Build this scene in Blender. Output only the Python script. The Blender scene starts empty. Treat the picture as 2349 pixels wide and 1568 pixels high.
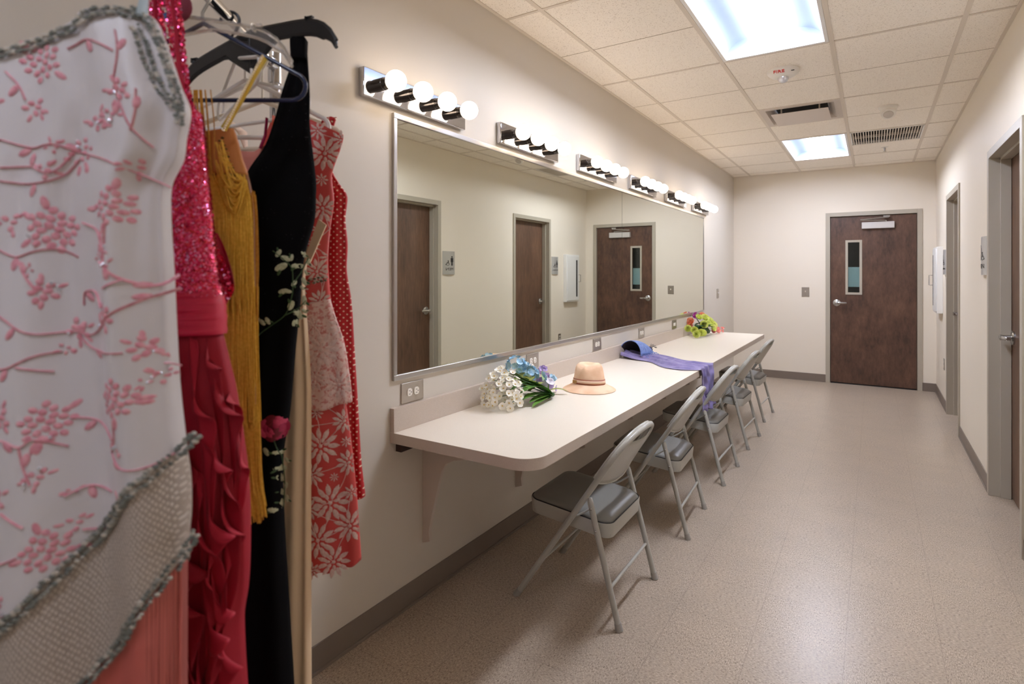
import bpy, math, random
from math import sin, cos, pi, sqrt, radians, atan2
from mathutils import Vector, Matrix
SC = bpy.context.scene
COL = SC.collection
YAW = radians(32.6)          # the clothes rack and the camera both stand at this heading
# ---------------------------------------------------------------- camera, world, exposure
cd = bpy.data.cameras.new('camera'); cam = bpy.data.objects.new('camera', cd); COL.objects.link(cam)
cam.location = (0, 0, 1.405); cam.rotation_euler = (pi/2, 0, YAW)
cd.sensor_width = 36; cd.lens = 36*1297/2349; cd.shift_y = -157/2349; cd.clip_start = .02
cd.dof.use_dof = True; cd.dof.focus_distance = 3.2; cd.dof.aperture_fstop = 3.2
SC.camera = cam
w = bpy.data.worlds.new('world'); SC.world = w; w.use_nodes = True
w.node_tree.nodes['Background'].inputs[0].default_value = (.8, .85, 1, 1)
w.node_tree.nodes['Background'].inputs[1].default_value = .02
SC.view_settings.view_transform = 'Standard'; SC.view_settings.look = 'None'
SC.view_settings.gamma = 1; SC.view_settings.use_curve_mapping = False
SC.view_settings.exposure = 1.28
SC.cycles.max_bounces = 10; SC.cycles.diffuse_bounces = 5; SC.cycles.glossy_bounces = 5
SC.cycles.sample_clamp_indirect = 6
BULB_E = 4.0; TROFFER_E = 33.0

# ---------------------------------------------------------------- materials
def lin(c): return tuple((x/255/12.92 if x/255 <= .04045 else ((x/255+.055)/1.055)**2.4) for x in c)+(1,)
class M:
    """small node helper: M(name, colour, roughness, metallic)"""
    def __init__(s, name, c=(200, 200, 200), r=.5, m=0., **k):
        s.m = bpy.data.materials.new(name); s.m.use_nodes = True; s.t = s.m.node_tree; s.b = s.t.nodes['Principled BSDF']
        s.b.inputs['Base Color'].default_value = lin(c); s.b.inputs['Roughness'].default_value = r; s.b.inputs['Metallic'].default_value = m
        for a, v in k.items(): s.b.inputs[a.replace('_', ' ')].default_value = v
    def n(s, ty, **k):
        q = s.t.nodes.new(ty)
        for a, v in k.items():
            if a in q.inputs: q.inputs[a].default_value = v
            else: setattr(q, a, v)
        return q
    def l(s, a, b): s.t.links.new(a, b)
    def co(s, kind='Object', scale=(1, 1, 1), rot=(0, 0, 0)):
        tc = s.n('ShaderNodeTexCoord'); mp = s.n('ShaderNodeMapping'); mp.inputs['Scale'].default_value = scale; mp.inputs['Rotation'].default_value = rot
        s.l(tc.outputs[kind], mp.inputs[0]); return mp.outputs[0]
    def noise(s, co, scale, detail=3, rough=.5):
        q = s.n('ShaderNodeTexNoise'); q.inputs['Scale'].default_value = scale; q.inputs['Detail'].default_value = detail; q.inputs['Roughness'].default_value = rough
        s.l(co, q.inputs['Vector']); return q.outputs['Fac']
    def ramp(s, fac, stops):
        q = s.n('ShaderNodeValToRGB'); e = q.color_ramp.elements
        while len(e) < len(stops): e.new(.5)
        for x, (p, c) in zip(e, stops): x.position = p; x.color = lin(c) if len(c) == 3 else c
        s.l(fac, q.inputs[0]); return q.outputs[0]
    def mix(s, fac, a, b, mode='MIX'):
        q = s.n('ShaderNodeMix', data_type='RGBA', blend_type=mode)
        for sock, v in ((q.inputs[0], fac), (q.inputs[6], a), (q.inputs[7], b)):
            if hasattr(v, 'links') or hasattr(v, 'is_output'): s.l(v, sock)
            else: sock.default_value = v if not isinstance(v, tuple) or len(v) == 4 else lin(v)
        return q.outputs[2]
    def math(s, op, a, b=0.):
        q = s.n('ShaderNodeMath', operation=op)
        for sock, v in ((q.inputs[0], a), (q.inputs[1], b)):
            if hasattr(v, 'is_output'): s.l(v, sock)
            else: sock.default_value = v
        return q.outputs[0]
    def col(s, o): s.l(o, s.b.inputs['Base Color']); return s
    def rough(s, o): s.l(o, s.b.inputs['Roughness']); return s
    def bump(s, h, st=.2, d=.002):
        q = s.n('ShaderNodeBump'); q.inputs['Strength'].default_value = st; q.inputs['Distance'].default_value = d
        s.l(h, q.inputs['Height']); s.l(q.outputs[0], s.b.inputs['Normal']); return s
    def emit(s, c, e): s.b.inputs['Emission Color'].default_value = lin(c); s.b.inputs['Emission Strength'].default_value = e; return s

def paint(name, c):
    m = M(name, c, .55); co = m.co(); n = m.noise(co, 260, 2); m.bump(n, .12, .001)
    n2 = m.noise(co, 1.3, 2); m.col(m.mix(n2, tuple(int(x*.985) for x in c), tuple(min(255, int(x*1.01)) for x in c))); return m.m
MAT = {}
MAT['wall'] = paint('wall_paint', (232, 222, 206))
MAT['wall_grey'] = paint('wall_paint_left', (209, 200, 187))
m = M('ceiling_tile', (240, 230, 216), .9); co = m.co()
n = m.noise(m.co(scale=(1, 1.6, 1)), 170, 3, .6); n2 = m.noise(co, 420, 2)
pit = m.ramp(n, [(.34, (0, 0, 0, 1)), (.40, (1, 1, 1, 1))])
m.col(m.mix(pit, (184, 168, 150), (250, 242, 230))).bump(pit, .5, .002)
MAT['tile'] = m.m
MAT['tbar'] = M('ceiling_grid_metal', (220, 209, 194), .5).m
MAT['white'] = M('white_enamel', (232, 230, 226), .4).m
MAT['whiteplastic'] = M('white_plastic', (236, 232, 224), .35).m
# floor: vinyl composition tile, chips run along x or y in turn
m = M('floor_vinyl_tile', (176, 158, 143), .3); tc = m.n('ShaderNodeTexCoord'); obj = tc.outputs['Object']
sx = m.n('ShaderNodeSeparateXYZ'); m.l(obj, sx.inputs[0])
T = .3048
fx = m.math('FRACT', m.math('DIVIDE', m.math('ADD', sx.outputs[0], .09), T)); fy = m.math('FRACT', m.math('DIVIDE', m.math('ADD', sx.outputs[1], .05), T))
ix = m.math('FLOOR', m.math('DIVIDE', m.math('ADD', sx.outputs[0], .09), T)); iy = m.math('FLOOR', m.math('DIVIDE', m.math('ADD', sx.outputs[1], .05), T))
par = m.math('MODULO', m.math('ADD', m.math('ADD', ix, iy), 100.), 2.)
def chips(scl):
    mp = m.n('ShaderNodeMapping'); mp.inputs['Scale'].default_value = scl; m.l(obj, mp.inputs[0]); return mp.outputs[0]
va = m.n('ShaderNodeMix', data_type='VECTOR'); m.l(par, va.inputs[0]); m.l(chips((1, 2.9, 1)), va.inputs[4]); m.l(chips((2.9, 1, 1)), va.inputs[5])
nA = m.n('ShaderNodeTexNoise'); nA.inputs['Scale'].default_value = 95; nA.inputs['Detail'].default_value = 2; nA.inputs['Roughness'].default_value = .6; m.l(va.outputs[1], nA.inputs['Vector'])
nB = m.n('ShaderNodeTexNoise'); nB.inputs['Scale'].default_value = 120; nB.inputs['Detail'].default_value = 2; m.l(va.outputs[1], nB.inputs['Vector'])
nC = m.noise(obj, 5, 3)
c1 = m.ramp(nA.outputs['Fac'], [(.30, (98, 84, 72)), (.41, (170, 154, 136)), (.58, (181, 165, 147)), (.68, (210, 196, 178))])
dk = m.ramp(nB.outputs['Fac'], [(.58, (1, 1, 1, 1)), (.64, (.50, .46, .42, 1))])
c2 = m.mix(1., c1, dk, 'MULTIPLY')
tone = m.ramp(nC, [(.3, (.96, .96, .96, 1)), (.7, (1.04, 1.03, 1.02, 1))])
c3 = m.mix(1., c2, tone, 'MULTIPLY')
seam = m.math('MINIMUM', m.math('MINIMUM', fx, m.math('SUBTRACT', 1., fx)), m.math('MINIMUM', fy, m.math('SUBTRACT', 1., fy)))
sm = m.math('LESS_THAN', seam, .0028)
m.col(m.mix(m.math('MULTIPLY', sm, .5), c3, (112, 96, 84)))
scr = m.noise(m.co(scale=(3, 14, 1), rot=(0, 0, .6)), 5, 6, .7)
m.rough(m.ramp(scr, [(.3, (.27, .27, .27, 1)), (.7, (.36, .36, .36, 1))])); m.bump(nC, .02, .001)
m.b.inputs['Specular IOR Level'].default_value = .45
MAT['floor'] = m.m
MAT['base'] = M('rubber_base', (124, 111, 100), .45).m
def wood(name, a, b, c, axis_scale):
    m = M(name, b, .42); co = m.co('Object', axis_scale); n = m.noise(co, 9, 6, .65); n2 = m.noise(m.co('Object', (2, 2, 1.2)), 2.2, 3)
    n3 = m.noise(m.co('Object', tuple(v*6 for v in axis_scale)), 14, 2)
    k = m.math('ADD', m.math('MULTIPLY', n, .55), m.math('MULTIPLY', n2, .45)); cc = m.ramp(k, [(.36, a), (.5, b), (.64, c)])
    m.col(m.mix(m.math('MULTIPLY', n3, .35), cc, a)); m.bump(n, .05, .001); return m.m
MAT['door'] = wood('dark_birch_veneer', (78, 56, 43), (104, 75, 58), (124, 91, 70), (6, 6, .7))
MAT['cleat'] = M('dark_stained_wood', (56, 38, 30), .6).m
MAT['frame'] = M('taupe_door_frame_paint', (176, 167, 151), .42).m
MAT['chrome'] = M('chrome', (205, 205, 208), .06, 1.).m
MAT['satin'] = M('satin_chrome', (190, 190, 190), .22, 1.).m
MAT['alu'] = M('brushed_aluminium', (196, 193, 190), .28, 1.).m
MAT['steel'] = M('stainless_plate', (176, 168, 158), .35, .9).m
MAT['mirror'] = M('mirror_silver', (224, 226, 214), .0, 1.).m
MAT['socket'] = M('black_chrome_socket', (96, 92, 90), .12, 1.).m
MAT['bulb'] = M('lit_globe', (255, 250, 240), .3).emit((255, 232, 204), BULB_E).m
MAT['lens'] = M('lit_fluorescent_lens', (255, 255, 255), .5).emit((232, 238, 255), TROFFER_E).m
MAT['reflector'] = M('white_reflector', (160, 172, 196), .55).m
MAT['dark'] = M('dark_void', (22, 20, 19), .8).m
MAT['black'] = M('black_plastic', (18, 18, 20), .4).m
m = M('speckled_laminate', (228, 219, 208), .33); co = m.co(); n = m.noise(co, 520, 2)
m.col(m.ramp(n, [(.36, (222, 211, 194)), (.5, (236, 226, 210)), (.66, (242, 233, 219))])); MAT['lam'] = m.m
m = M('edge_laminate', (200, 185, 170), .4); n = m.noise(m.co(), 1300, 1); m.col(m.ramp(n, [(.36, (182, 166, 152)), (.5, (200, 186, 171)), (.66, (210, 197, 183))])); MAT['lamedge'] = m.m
MAT['bracket'] = M('pale_bracket_paint', (206, 192, 180), .5).m
m = M('grey_chair_enamel', (170, 168, 159), .33); n = m.noise(m.co(), 60, 4, .7); m.col(m.ramp(n, [(.27, (110, 106, 100)), (.32, (170, 168, 159))])); MAT['chair'] = m.m
m = M('grey_vinyl', (124, 122, 116), .36); n = m.noise(m.co(), 300, 2); m.bump(n, .05, .001); MAT['vinyl'] = m.m
MAT['rubber'] = M('grey_rubber', (156, 152, 145), .6).m
MAT['glass'] = M('door_glass', (210, 225, 225), .03, 0, Transmission_Weight=1., IOR=1.45).m
MAT['paper'] = M('pale_blue_paper', (222, 244, 244), .7).m
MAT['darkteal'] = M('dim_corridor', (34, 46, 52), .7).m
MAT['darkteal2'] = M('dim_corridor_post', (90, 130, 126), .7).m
MAT['red'] = M('red_lettering', (216, 60, 44), .5).m
MAT['recept'] = M('ivory_receptacle', (232, 226, 214), .35).m
MAT['signface'] = M('silver_sign_face', (190, 188, 184), .35, .4).m
MAT['ink'] = M('black_ink', (20, 20, 22), .5).m
# ---------------------------------------------------------------- mesh building
class MB:
    def __init__(s): s.v = []; s.f = []; s.uv = None; s.mi = []; s.col = None
    def add(s, vs, fs, mi=0):
        o = len(s.v); s.v += [tuple(p) for p in vs]; s.f += [tuple(i+o for i in f) for f in fs]; s.mi += [mi]*len(fs); return s
    def box(s, x0, x1, y0, y1, z0, z1, mi=0):
        if x0 > x1: x0, x1 = x1, x0
        if y0 > y1: y0, y1 = y1, y0
        if z0 > z1: z0, z1 = z1, z0
        return s.add([(x0, y0, z0), (x1, y0, z0), (x1, y1, z0), (x0, y1, z0), (x0, y0, z1), (x1, y0, z1), (x1, y1, z1), (x0, y1, z1)],
                     [(0, 3, 2, 1), (4, 5, 6, 7), (0, 1, 5, 4), (1, 2, 6, 5), (2, 3, 7, 6), (3, 0, 4, 7)], mi)
    def loft(s, loops, cap=True, mi=0, closed=True):
        n = len(loops[0]); vs = [p for l in loops for p in l]; fs = []
        for k in range(len(loops)-1):
            for i in range(n if closed else n-1):
                j = (i+1) % n; fs.append((k*n+i, k*n+j, (k+1)*n+j, (k+1)*n+i))
        if cap: fs.append(tuple(range(n-1, -1, -1))); fs.append(tuple((len(loops)-1)*n+i for i in range(n)))
        return s.add(vs, fs, mi)
    def tube(s, pts, r, n=10, cap=True, mi=0, flat=1.):
        pts = [Vector(p) for p in pts]; R = r if isinstance(r, (list, tuple)) else [r]*len(pts); loops = []
        t0 = (pts[1]-pts[0]).normalized(); up = Vector((0, 0, 1)) if abs(t0.z) < .9 else Vector((1, 0, 0)); a = t0.cross(up).normalized()
        for i, p in enumerate(pts):
            t = (pts[min(i+1, len(pts)-1)]-pts[max(i-1, 0)]).normalized(); a = (a-t*a.dot(t)).normalized(); b = t.cross(a)
            loops.append([p+(a*cos(2*pi*k/n)+b*sin(2*pi*k/n)*flat)*R[i] for k in range(n)])
        return s.loft(loops, cap, mi)
    def lathe(s, prof, org, axis='z', n=24, mi=0, cap=True):
        loops = []
        for r, h in prof:
            l = []
            for k in range(n):
                a = 2*pi*k/n; c, d = r*cos(a), r*sin(a)
                l.append({'z': (org[0]+c, org[1]+d, org[2]+h), 'x': (org[0]+h, org[1]+c, org[2]+d), 'y': (org[0]+d, org[1]+h, org[2]+c)}[axis])
            loops.append(l)
        return s.loft(loops, cap, mi)
    def sphere(s, c, r, n=16, m=10, mi=0, sc=(1, 1, 1)):
        return s.loft([[(c[0]+r*sc[0]*sin(pi*(i+.02)/(m+.04))*cos(2*pi*k/n), c[1]+r*sc[1]*sin(pi*(i+.02)/(m+.04))*sin(2*pi*k/n), c[2]-r*sc[2]*cos(pi*(i+.02)/(m+.04))) for k in range(n)] for i in range(m+1)], True, mi)
    def grid(s, fn, nu, nv, mi=0, closeu=False, uv=None):
        o = len(s.v); vs = [fn(i/(nu if closeu else nu-1), j/(nv-1)) for j in range(nv) for i in range(nu)]; fs = []
        for j in range(nv-1):
            for i in range(nu if closeu else nu-1):
                k = (i+1) % nu; fs.append((j*nu+i, j*nu+k, (j+1)*nu+k, (j+1)*nu+i))
        return s.add(vs, fs, mi)
    def poly(s, pts, d, mi=0):
        """extrude a planar outline by vector d"""
        n = len(pts); a = [Vector(p) for p in pts]; b = [p+Vector(d) for p in a]
        return s.add(a+b, [tuple(range(n-1, -1, -1)), tuple(range(n, 2*n))]+[(i, (i+1) % n, n+(i+1) % n, n+i) for i in range(n)], mi)

class Thing:
    def __init__(s, name, label, cat, org=(0, 0, 0), rot=0., group=None, kind=None):
        o = bpy.data.objects.new(name, None); COL.objects.link(o); s.o = o; s.org = Vector(org); s.rot = rot
        o.location = Matrix.Rotation(rot, 3, 'Z') @ s.org; o.rotation_euler = (0, 0, rot); o.empty_display_size = .05
        tag(o, label, cat, group, kind)
    def part(s, name, mb, mat, parent=None, label=None, smooth=None, kind=None, bevel=0, solid=0):
        p = mk(name, mb, mat, parent or s.o, s.org, smooth, bevel, solid)
        if label: p['label'] = label
        if kind: p['kind'] = kind
        return p
def tag(o, label=None, cat=None, group=None, kind=None):
    if label: o['label'] = label
    if cat: o['category'] = cat
    if group: o['group'] = group
    if kind: o['kind'] = kind
    return o
def mk(name, mb, mat, parent=None, org=(0, 0, 0), smooth=None, bevel=0, solid=0):
    me = bpy.data.meshes.new(name); O = Vector(org)
    me.from_pydata([tuple(Vector(p)-O) for p in mb.v], [], mb.f)
    for mm in (mat if isinstance(mat, (list, tuple)) else [mat]): me.materials.append(MAT[mm] if isinstance(mm, str) else mm)
    me.polygons.foreach_set('material_index', mb.mi)
    if mb.uv:
        u = me.uv_layers.new(name='UVMap'); flat = []
        for lp in me.loops: flat += mb.uv[lp.vertex_index]
        u.data.foreach_set('uv', flat)
    me.update()
    if smooth is None: smooth = 35
    if smooth:
        me.polygons.foreach_set('use_smooth', [True]*len(me.polygons)); me.set_sharp_from_angle(angle=radians(smooth))
    o = bpy.data.objects.new(name, me); COL.objects.link(o)
    if bevel:
        b = o.modifiers.new('b', 'BEVEL'); b.width = bevel; b.segments = 2; b.limit_method = 'ANGLE'
    if solid:
        b = o.modifiers.new('s', 'SOLIDIFY'); b.thickness = solid; b.offset = 0
    if parent: o.parent = parent
    else: o.location = O
    return o
def struct(name, mb, mat, label=None, parent=None, **k):
    o = mk(name, mb, mat, parent, **k)
    if not parent: tag(o, label, None, None, 'structure'); 
    return o
def copy_tree(o, parent=None):
    c = o.copy(); COL.objects.link(c); c.parent = parent
    if parent: c.matrix_parent_inverse = o.matrix_parent_inverse
    for ch in list(o.children): copy_tree(ch, c)
    return c
def text_mb(txt, size, ext=.0006):
    cu = bpy.data.curves.new('t', 'FONT'); cu.body = txt; cu.size = size; cu.extrude = ext; cu.align_x = 'CENTER'; cu.align_y = 'CENTER'
    o = bpy.data.objects.new('t', cu); COL.objects.link(o); bpy.context.view_layer.update()
    me = bpy.data.meshes.new_from_object(o.evaluated_get(bpy.context.evaluated_depsgraph_get())); mb = MB()
    mb.add([tuple(v.co) for v in me.vertices], [tuple(p.vertices) for p in me.polygons]); bpy.data.objects.remove(o); bpy.data.curves.remove(cu); return mb
def xf(mb, fn): mb.v = [tuple(fn(*p)) for p in mb.v]; return mb
def pl(pts, x):
    """smooth piecewise interpolation of (x, y) pairs, ascending or descending x"""
    P = pts if pts[0][0] < pts[-1][0] else pts[::-1]
    if x <= P[0][0]: return P[0][1]
    if x >= P[-1][0]: return P[-1][1]
    for i in range(len(P)-1):
        if P[i][0] <= x <= P[i+1][0]:
            t = (x-P[i][0])/(P[i+1][0]-P[i][0]+1e-9)
            m0 = (P[i+1][1]-P[i-1][1])/(P[i+1][0]-P[i-1][0])*(P[i+1][0]-P[i][0]) if i > 0 else P[i+1][1]-P[i][1]
            m1 = (P[i+2][1]-P[i][1])/(P[i+2][0]-P[i][0])*(P[i+1][0]-P[i][0]) if i < len(P)-2 else P[i+1][1]-P[i][1]
            t2, t3 = t*t, t*t*t
            return (2*t3-3*t2+1)*P[i][1]+(t3-2*t2+t)*m0+(-2*t3+3*t2)*P[i+1][1]+(t3-t2)*m1

# ---------------------------------------------------------------- room shell
XL, XR, YB, YF, H = -1.654, .625, 8.353, -1.9, 2.75
struct('floor', MB().box(XL-.3, XR+1.2, YF-.2, YB+1.6, -.05, 0), 'floor', 'speckled beige vinyl tile floor', smooth=0)
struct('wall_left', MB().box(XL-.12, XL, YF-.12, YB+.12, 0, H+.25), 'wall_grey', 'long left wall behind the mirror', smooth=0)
def wall_openings(name, along, fixed, t, a0, a1, ops, mat, label):
    mb = MB(); cur = a0
    def seg(p, q, z0, z1):
        if along == 'y': mb.box(fixed, fixed+t, p, q, z0, z1)
        else: mb.box(p, q, fixed, fixed+t, z0, z1)
    for p, q, z in ops: seg(cur, p, 0, H+.25); seg(p, q, z, H+.25); cur = q
    seg(cur, a1, 0, H+.25); struct(name, mb, mat, label, smooth=0)
D1 = (3.69, 4.70); D2 = (6.15, 7.15); D3 = (-.523, .493); DH = 2.183
wall_openings('wall_right', 'y', XR, .15, YF-.12, YB+.15, [(D1[0]+.02, D1[1]-.02, DH-.02), (D2[0]+.02, D2[1]-.02, DH-.02)], 'wall', 'right wall with the two restroom doors')
wall_openings('wall_back', 'x', YB, .15, XL, XR, [(D3[0]+.02, D3[1]-.02, DH-.02)], 'wall', 'end wall with the windowed door')
struct('wall_front', MB().box(XL, XR, YF-.12, YF, 0, H+.25), 'wall', 'wall behind the viewer', smooth=0)
for nm, mb, lb in (('baseboard_left', MB().box(XL, XL+.006, YF, YB, 0, .1).box(XL+.006, XL+.012, YF, YB, 0, .012), 'taupe rubber base along the left wall'),
                   ('baseboard_back', MB().box(XL, D3[0], YB-.006, YB, 0, .1).box(D3[1], XR, YB-.006, YB, 0, .1).box(XL, D3[0], YB-.012, YB-.006, 0, .012), 'taupe rubber base on the end wall'),
                   ('baseboard_right', MB().box(XR-.006, XR, YF, D1[0], 0, .1).box(XR-.006, XR, D1[1], D2[0], 0, .1).box(XR-.006, XR, D2[1], YB, 0, .1).box(XR-.012, XR-.006, D1[1], D2[0], 0, .012).box(XR-.012, XR-.006, D2[1], YB, 0, .012), 'taupe rubber base along the right wall')):
    struct(nm, mb, 'base', lb, bevel=.0015)
# ceiling: tiles and suspension grid, open where fixtures sit
GX = [XL, -1.43, -.815, -.205, .405, XR]; LY = [(-1.24, -.03), (2.52, 3.75), (6.29, 7.51)]
holes = [(-.803, -.217, a, b) for a, b in LY]+[(-.803, -.217, 5.03, 5.63), (-.193, .393, 6.31, 6.91)]
ys = sorted({YF, YB} | {h[2] for h in holes} | {h[3] for h in holes}); xs = sorted({XL, XR} | {h[0] for h in holes} | {h[1] for h in holes})
mb = MB()
for i in range(len(xs)-1):
    for j in range(len(ys)-1):
        cx_, cy_ = (xs[i]+xs[i+1])/2, (ys[j]+ys[j+1])/2
        if not any(h[0] < cx_ < h[1] and h[2] < cy_ < h[3] for h in holes): mb.box(xs[i], xs[i+1], ys[j], ys[j+1], H, H+.015)
ceil = struct('ceiling', mb, 'tile', 'suspended ceiling of fissured white tiles', smooth=0)
mb = MB(); bw = .012
for x in GX[1:-1]: mb.box(x-bw, x+bw, YF, YB, H-.004, H-.0003)
mb.box(XL, XL+.018, YF, YB, H-.005, H-.0003).box(XR-.018, XR, YF, YB, H-.005, H-.0003).box(XL, XR, YB-.018, YB, H-.005, H-.0003)
def tee(y, x0=XL, x1=XR): mb.box(x0, x1, y-bw*.8, y+bw*.8, H-.0035, H-.0003)
for y in (-.02, 1.25, 2.51, 3.76, 5.02, 6.28, 7.52): tee(y)
tee(5.64, GX[2], GX[3]); tee(6.92, GX[3], GX[4])
mk('ceiling_grid', mb, 'tbar', ceil, smooth=0)
mb = MB()
for y in (.61, 1.88, 3.13, 4.39, 5.65, 6.91, 8.13):
    for a, b in ((XL, GX[1]), (GX[1], GX[2]), (GX[2], GX[3]), (GX[3], GX[4]), (GX[4], XR)):
        c = (a+b)/2
        if any(h[0] < c < h[1] and h[2]-.05 < y < h[3]+.05 for h in holes): continue
        mb.box(a+bw, b-bw, y-.0022, y+.0022, H-.0012, H-.0002)
mk('tile_score_line', mb, M('score_shadow_groove', (176, 160, 142), .8).m, ceil, smooth=0)

# ---------------------------------------------------------------- doors
def lever(T, parent, P, out, side, name='door_handle'):
    """P on the leaf face, out = unit vector into the room, side = unit vector the lever points to"""
    P, out, side = Vector(P), Vector(out), Vector(side); up = Vector((0, 0, 1)); mb = MB()
    def ring(r, h): return [P+out*h+(side*cos(2*pi*k/28)+up*sin(2*pi*k/28))*r for k in range(28)]
    mb.loft([ring(.043, 0), ring(.043, .008), ring(.036, .014), ring(.018, .016), ring(.016, .05), ring(.018, .066), ring(.012, .070)])
    h = T.part('door_handle', mb, 'satin', parent)
    lv = MB(); n = 14; loops = []
    for k in range(n+1):
        t = k/n; c = P+out*(.06-.012*t+.006*sin(pi*t))+side*(-.012+.125*t); hh = .015-.004*t if t < .95 else .005; ww = .0075-.002*t
        loops.append([c+up*hh*cos(a)+out*ww*sin(a) for a in [2*pi*q/12 for q in range(12)]])
    lv.loft(loops); T.part('lever', lv, 'satin', h)
def side_door(n, y0, y1, label):
    T = Thing('door_%d' % n, label, None, (XR, (y0+y1)/2, 0), kind='structure')
    X0, X1, f = XR-.012, XR+.15, .05; mb = MB()
    def jamb(a0, a1, b0, b1, c): mb.box(X0, X1, a0, a1, b0, b1)
    mb.box(X0, X1, y0, y0+f, 0, DH).box(X0, X1, y1-f, y1, 0, DH).box(X0, X1, y0+f, y1-f, DH-f, DH)
    mb.box(XR+.045, XR+.098, y0+f, y0+f+.016, 0, DH-f).box(XR+.045, XR+.098, y1-f-.016, y1-f, 0, DH-f).box(XR+.045, XR+.098, y0+f, y1-f, DH-f-.016, DH-f)
    T.part('door_frame', mb, 'frame', bevel=.0015)
    leaf = T.part('door_leaf', MB().box(XR+.1, XR+.145, y0+f+.004, y1-f-.004, .012, DH-f-.004), 'door', smooth=0)
    lever(T, None, (XR+.1, y1-f-.075, 1.01), (-1, 0, 0), (0, -1, 0))
    mb = MB(); [mb.tube([(XR+.099, y0+f+.004, z-.05), (XR+.099, y0+f+.004, z+.05)], .006) for z in (.25, 1.1, 1.92)]
    T.part('hinge', mb, 'satin'); T.part('strike_plate', MB().box(XR+.1, XR+.135, y1-f-.005, y1-f-.003, .98, 1.04), 'satin')
    # dim restroom behind the leaf
    return T
side_door(1, *D1, "dark wood door beside the MEN sign, nearest on the right wall")
side_door(2, *D2, "dark wood door beside the WOMEN sign, farther on the right wall")
T = Thing('door_3', 'dark wood door with narrow window and closer in the end wall', None, (-.015, YB, 0), kind='structure')
f = .05; Y0 = YB-.012; mb = MB()
mb.box(D3[0], D3[0]+f, Y0, YB+.15, 0, DH).box(D3[1]-f, D3[1], Y0, YB+.15, 0, DH).box(D3[0]+f, D3[1]-f, Y0, YB+.15, DH-f, DH)
mb.box(D3[0]+f, D3[0]+f+.016, YB+.066, YB+.12, 0, DH-f).box(D3[1]-f-.016, D3[1]-f, YB+.066, YB+.12, 0, DH-f).box(D3[0]+f, D3[1]-f, YB+.066, YB+.12, DH-f-.016, DH-f)
T.part('door_frame', mb, 'frame', bevel=.0015)
a0, a1 = D3[0]+f+.005, D3[1]-f-.005; ly0, ly1 = YB+.018, YB+.062; wx0, wx1, wz0, wz1 = -.275, -.15, 1.165, 1.80
mb = MB().box(a0, wx0, ly0, ly1, .012, DH-f-.005).box(wx1, a1, ly0, ly1, .012, DH-f-.005).box(wx0, wx1, ly0, ly1, .012, wz0).box(wx0, wx1, ly0, ly1, wz1, DH-f-.005)
mk('door_leaf', mb, wood('dark_birch_veneer_figured', (66, 45, 35), (92, 65, 51), (112, 81, 63), (3.4, 3.4, 1.2)), T.o, T.org, 0)
mb = MB(); e = .028
mb.box(wx0-e, wx1+e, ly0-.008, ly0, wz0-e, wz0).box(wx0-e, wx1+e, ly0-.008, ly0, wz1, wz1+e).box(wx0-e, wx0, ly0-.008, ly0, wz0, wz1).box(wx1, wx1+e, ly0-.008, ly0, wz0, wz1)
wf = T.part('vision_frame', mb, 'frame', bevel=.001, label='pale metal frame round the narrow window')
T.part('window_glass', MB().box(wx0, wx1, ly0+.02, ly0+.024, wz0, wz1), 'glass', wf, smooth=0)
T.part('paper_sheet', MB().box(wx0+.001, wx1-.001, ly0+.028, ly0+.030, 1.235, 1.487), 'paper', wf, label='pale blue paper taped behind the glass', smooth=0)
lever(T, None, (a0+.068, ly0, 1.03), (0, -1, 0), (1, 0, 0))
mb = MB().box(-.125, .215, ly0-.05, ly0, 1.965, 2.045)
clo = T.part('door_closer', mb, M('silver_closer_cover', (206, 202, 198), .35, .3).m, bevel=.003)
mb = MB().tube([(.13, ly0-.045, 2.045), (.13, ly0-.045, 2.058)], .008).tube([(.13, ly0-.045, 2.058), (-.13, ly0-.085, 2.068), (-.14, ly0-.085, 2.07)], .006).tube([(-.14, ly0-.085, 2.072), (.14, Y0-.02, 2.098), (.16, Y0-.015, 2.10)], .0065)
mb.box(.10, .17, Y0-.02, Y0-.001, 2.10, 2.12)
T.part('closer_arm', mb, 'satin', clo)
T.part('door_threshold', MB().box(a0, a1, YB, YB+.1, 0, .006), 'dark', smooth=0)
# the dark corridor seen through the window
struct('wall_corridor', MB().box(-1.2, 1.2, YB+1.4, YB+1.45, 0, 2.9).box(-.17, -.13, YB+1.36, YB+1.4, 0, 2.9, 1), ['darkteal', 'darkteal2'], 'dim corridor wall beyond the windowed door', smooth=0)

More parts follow.
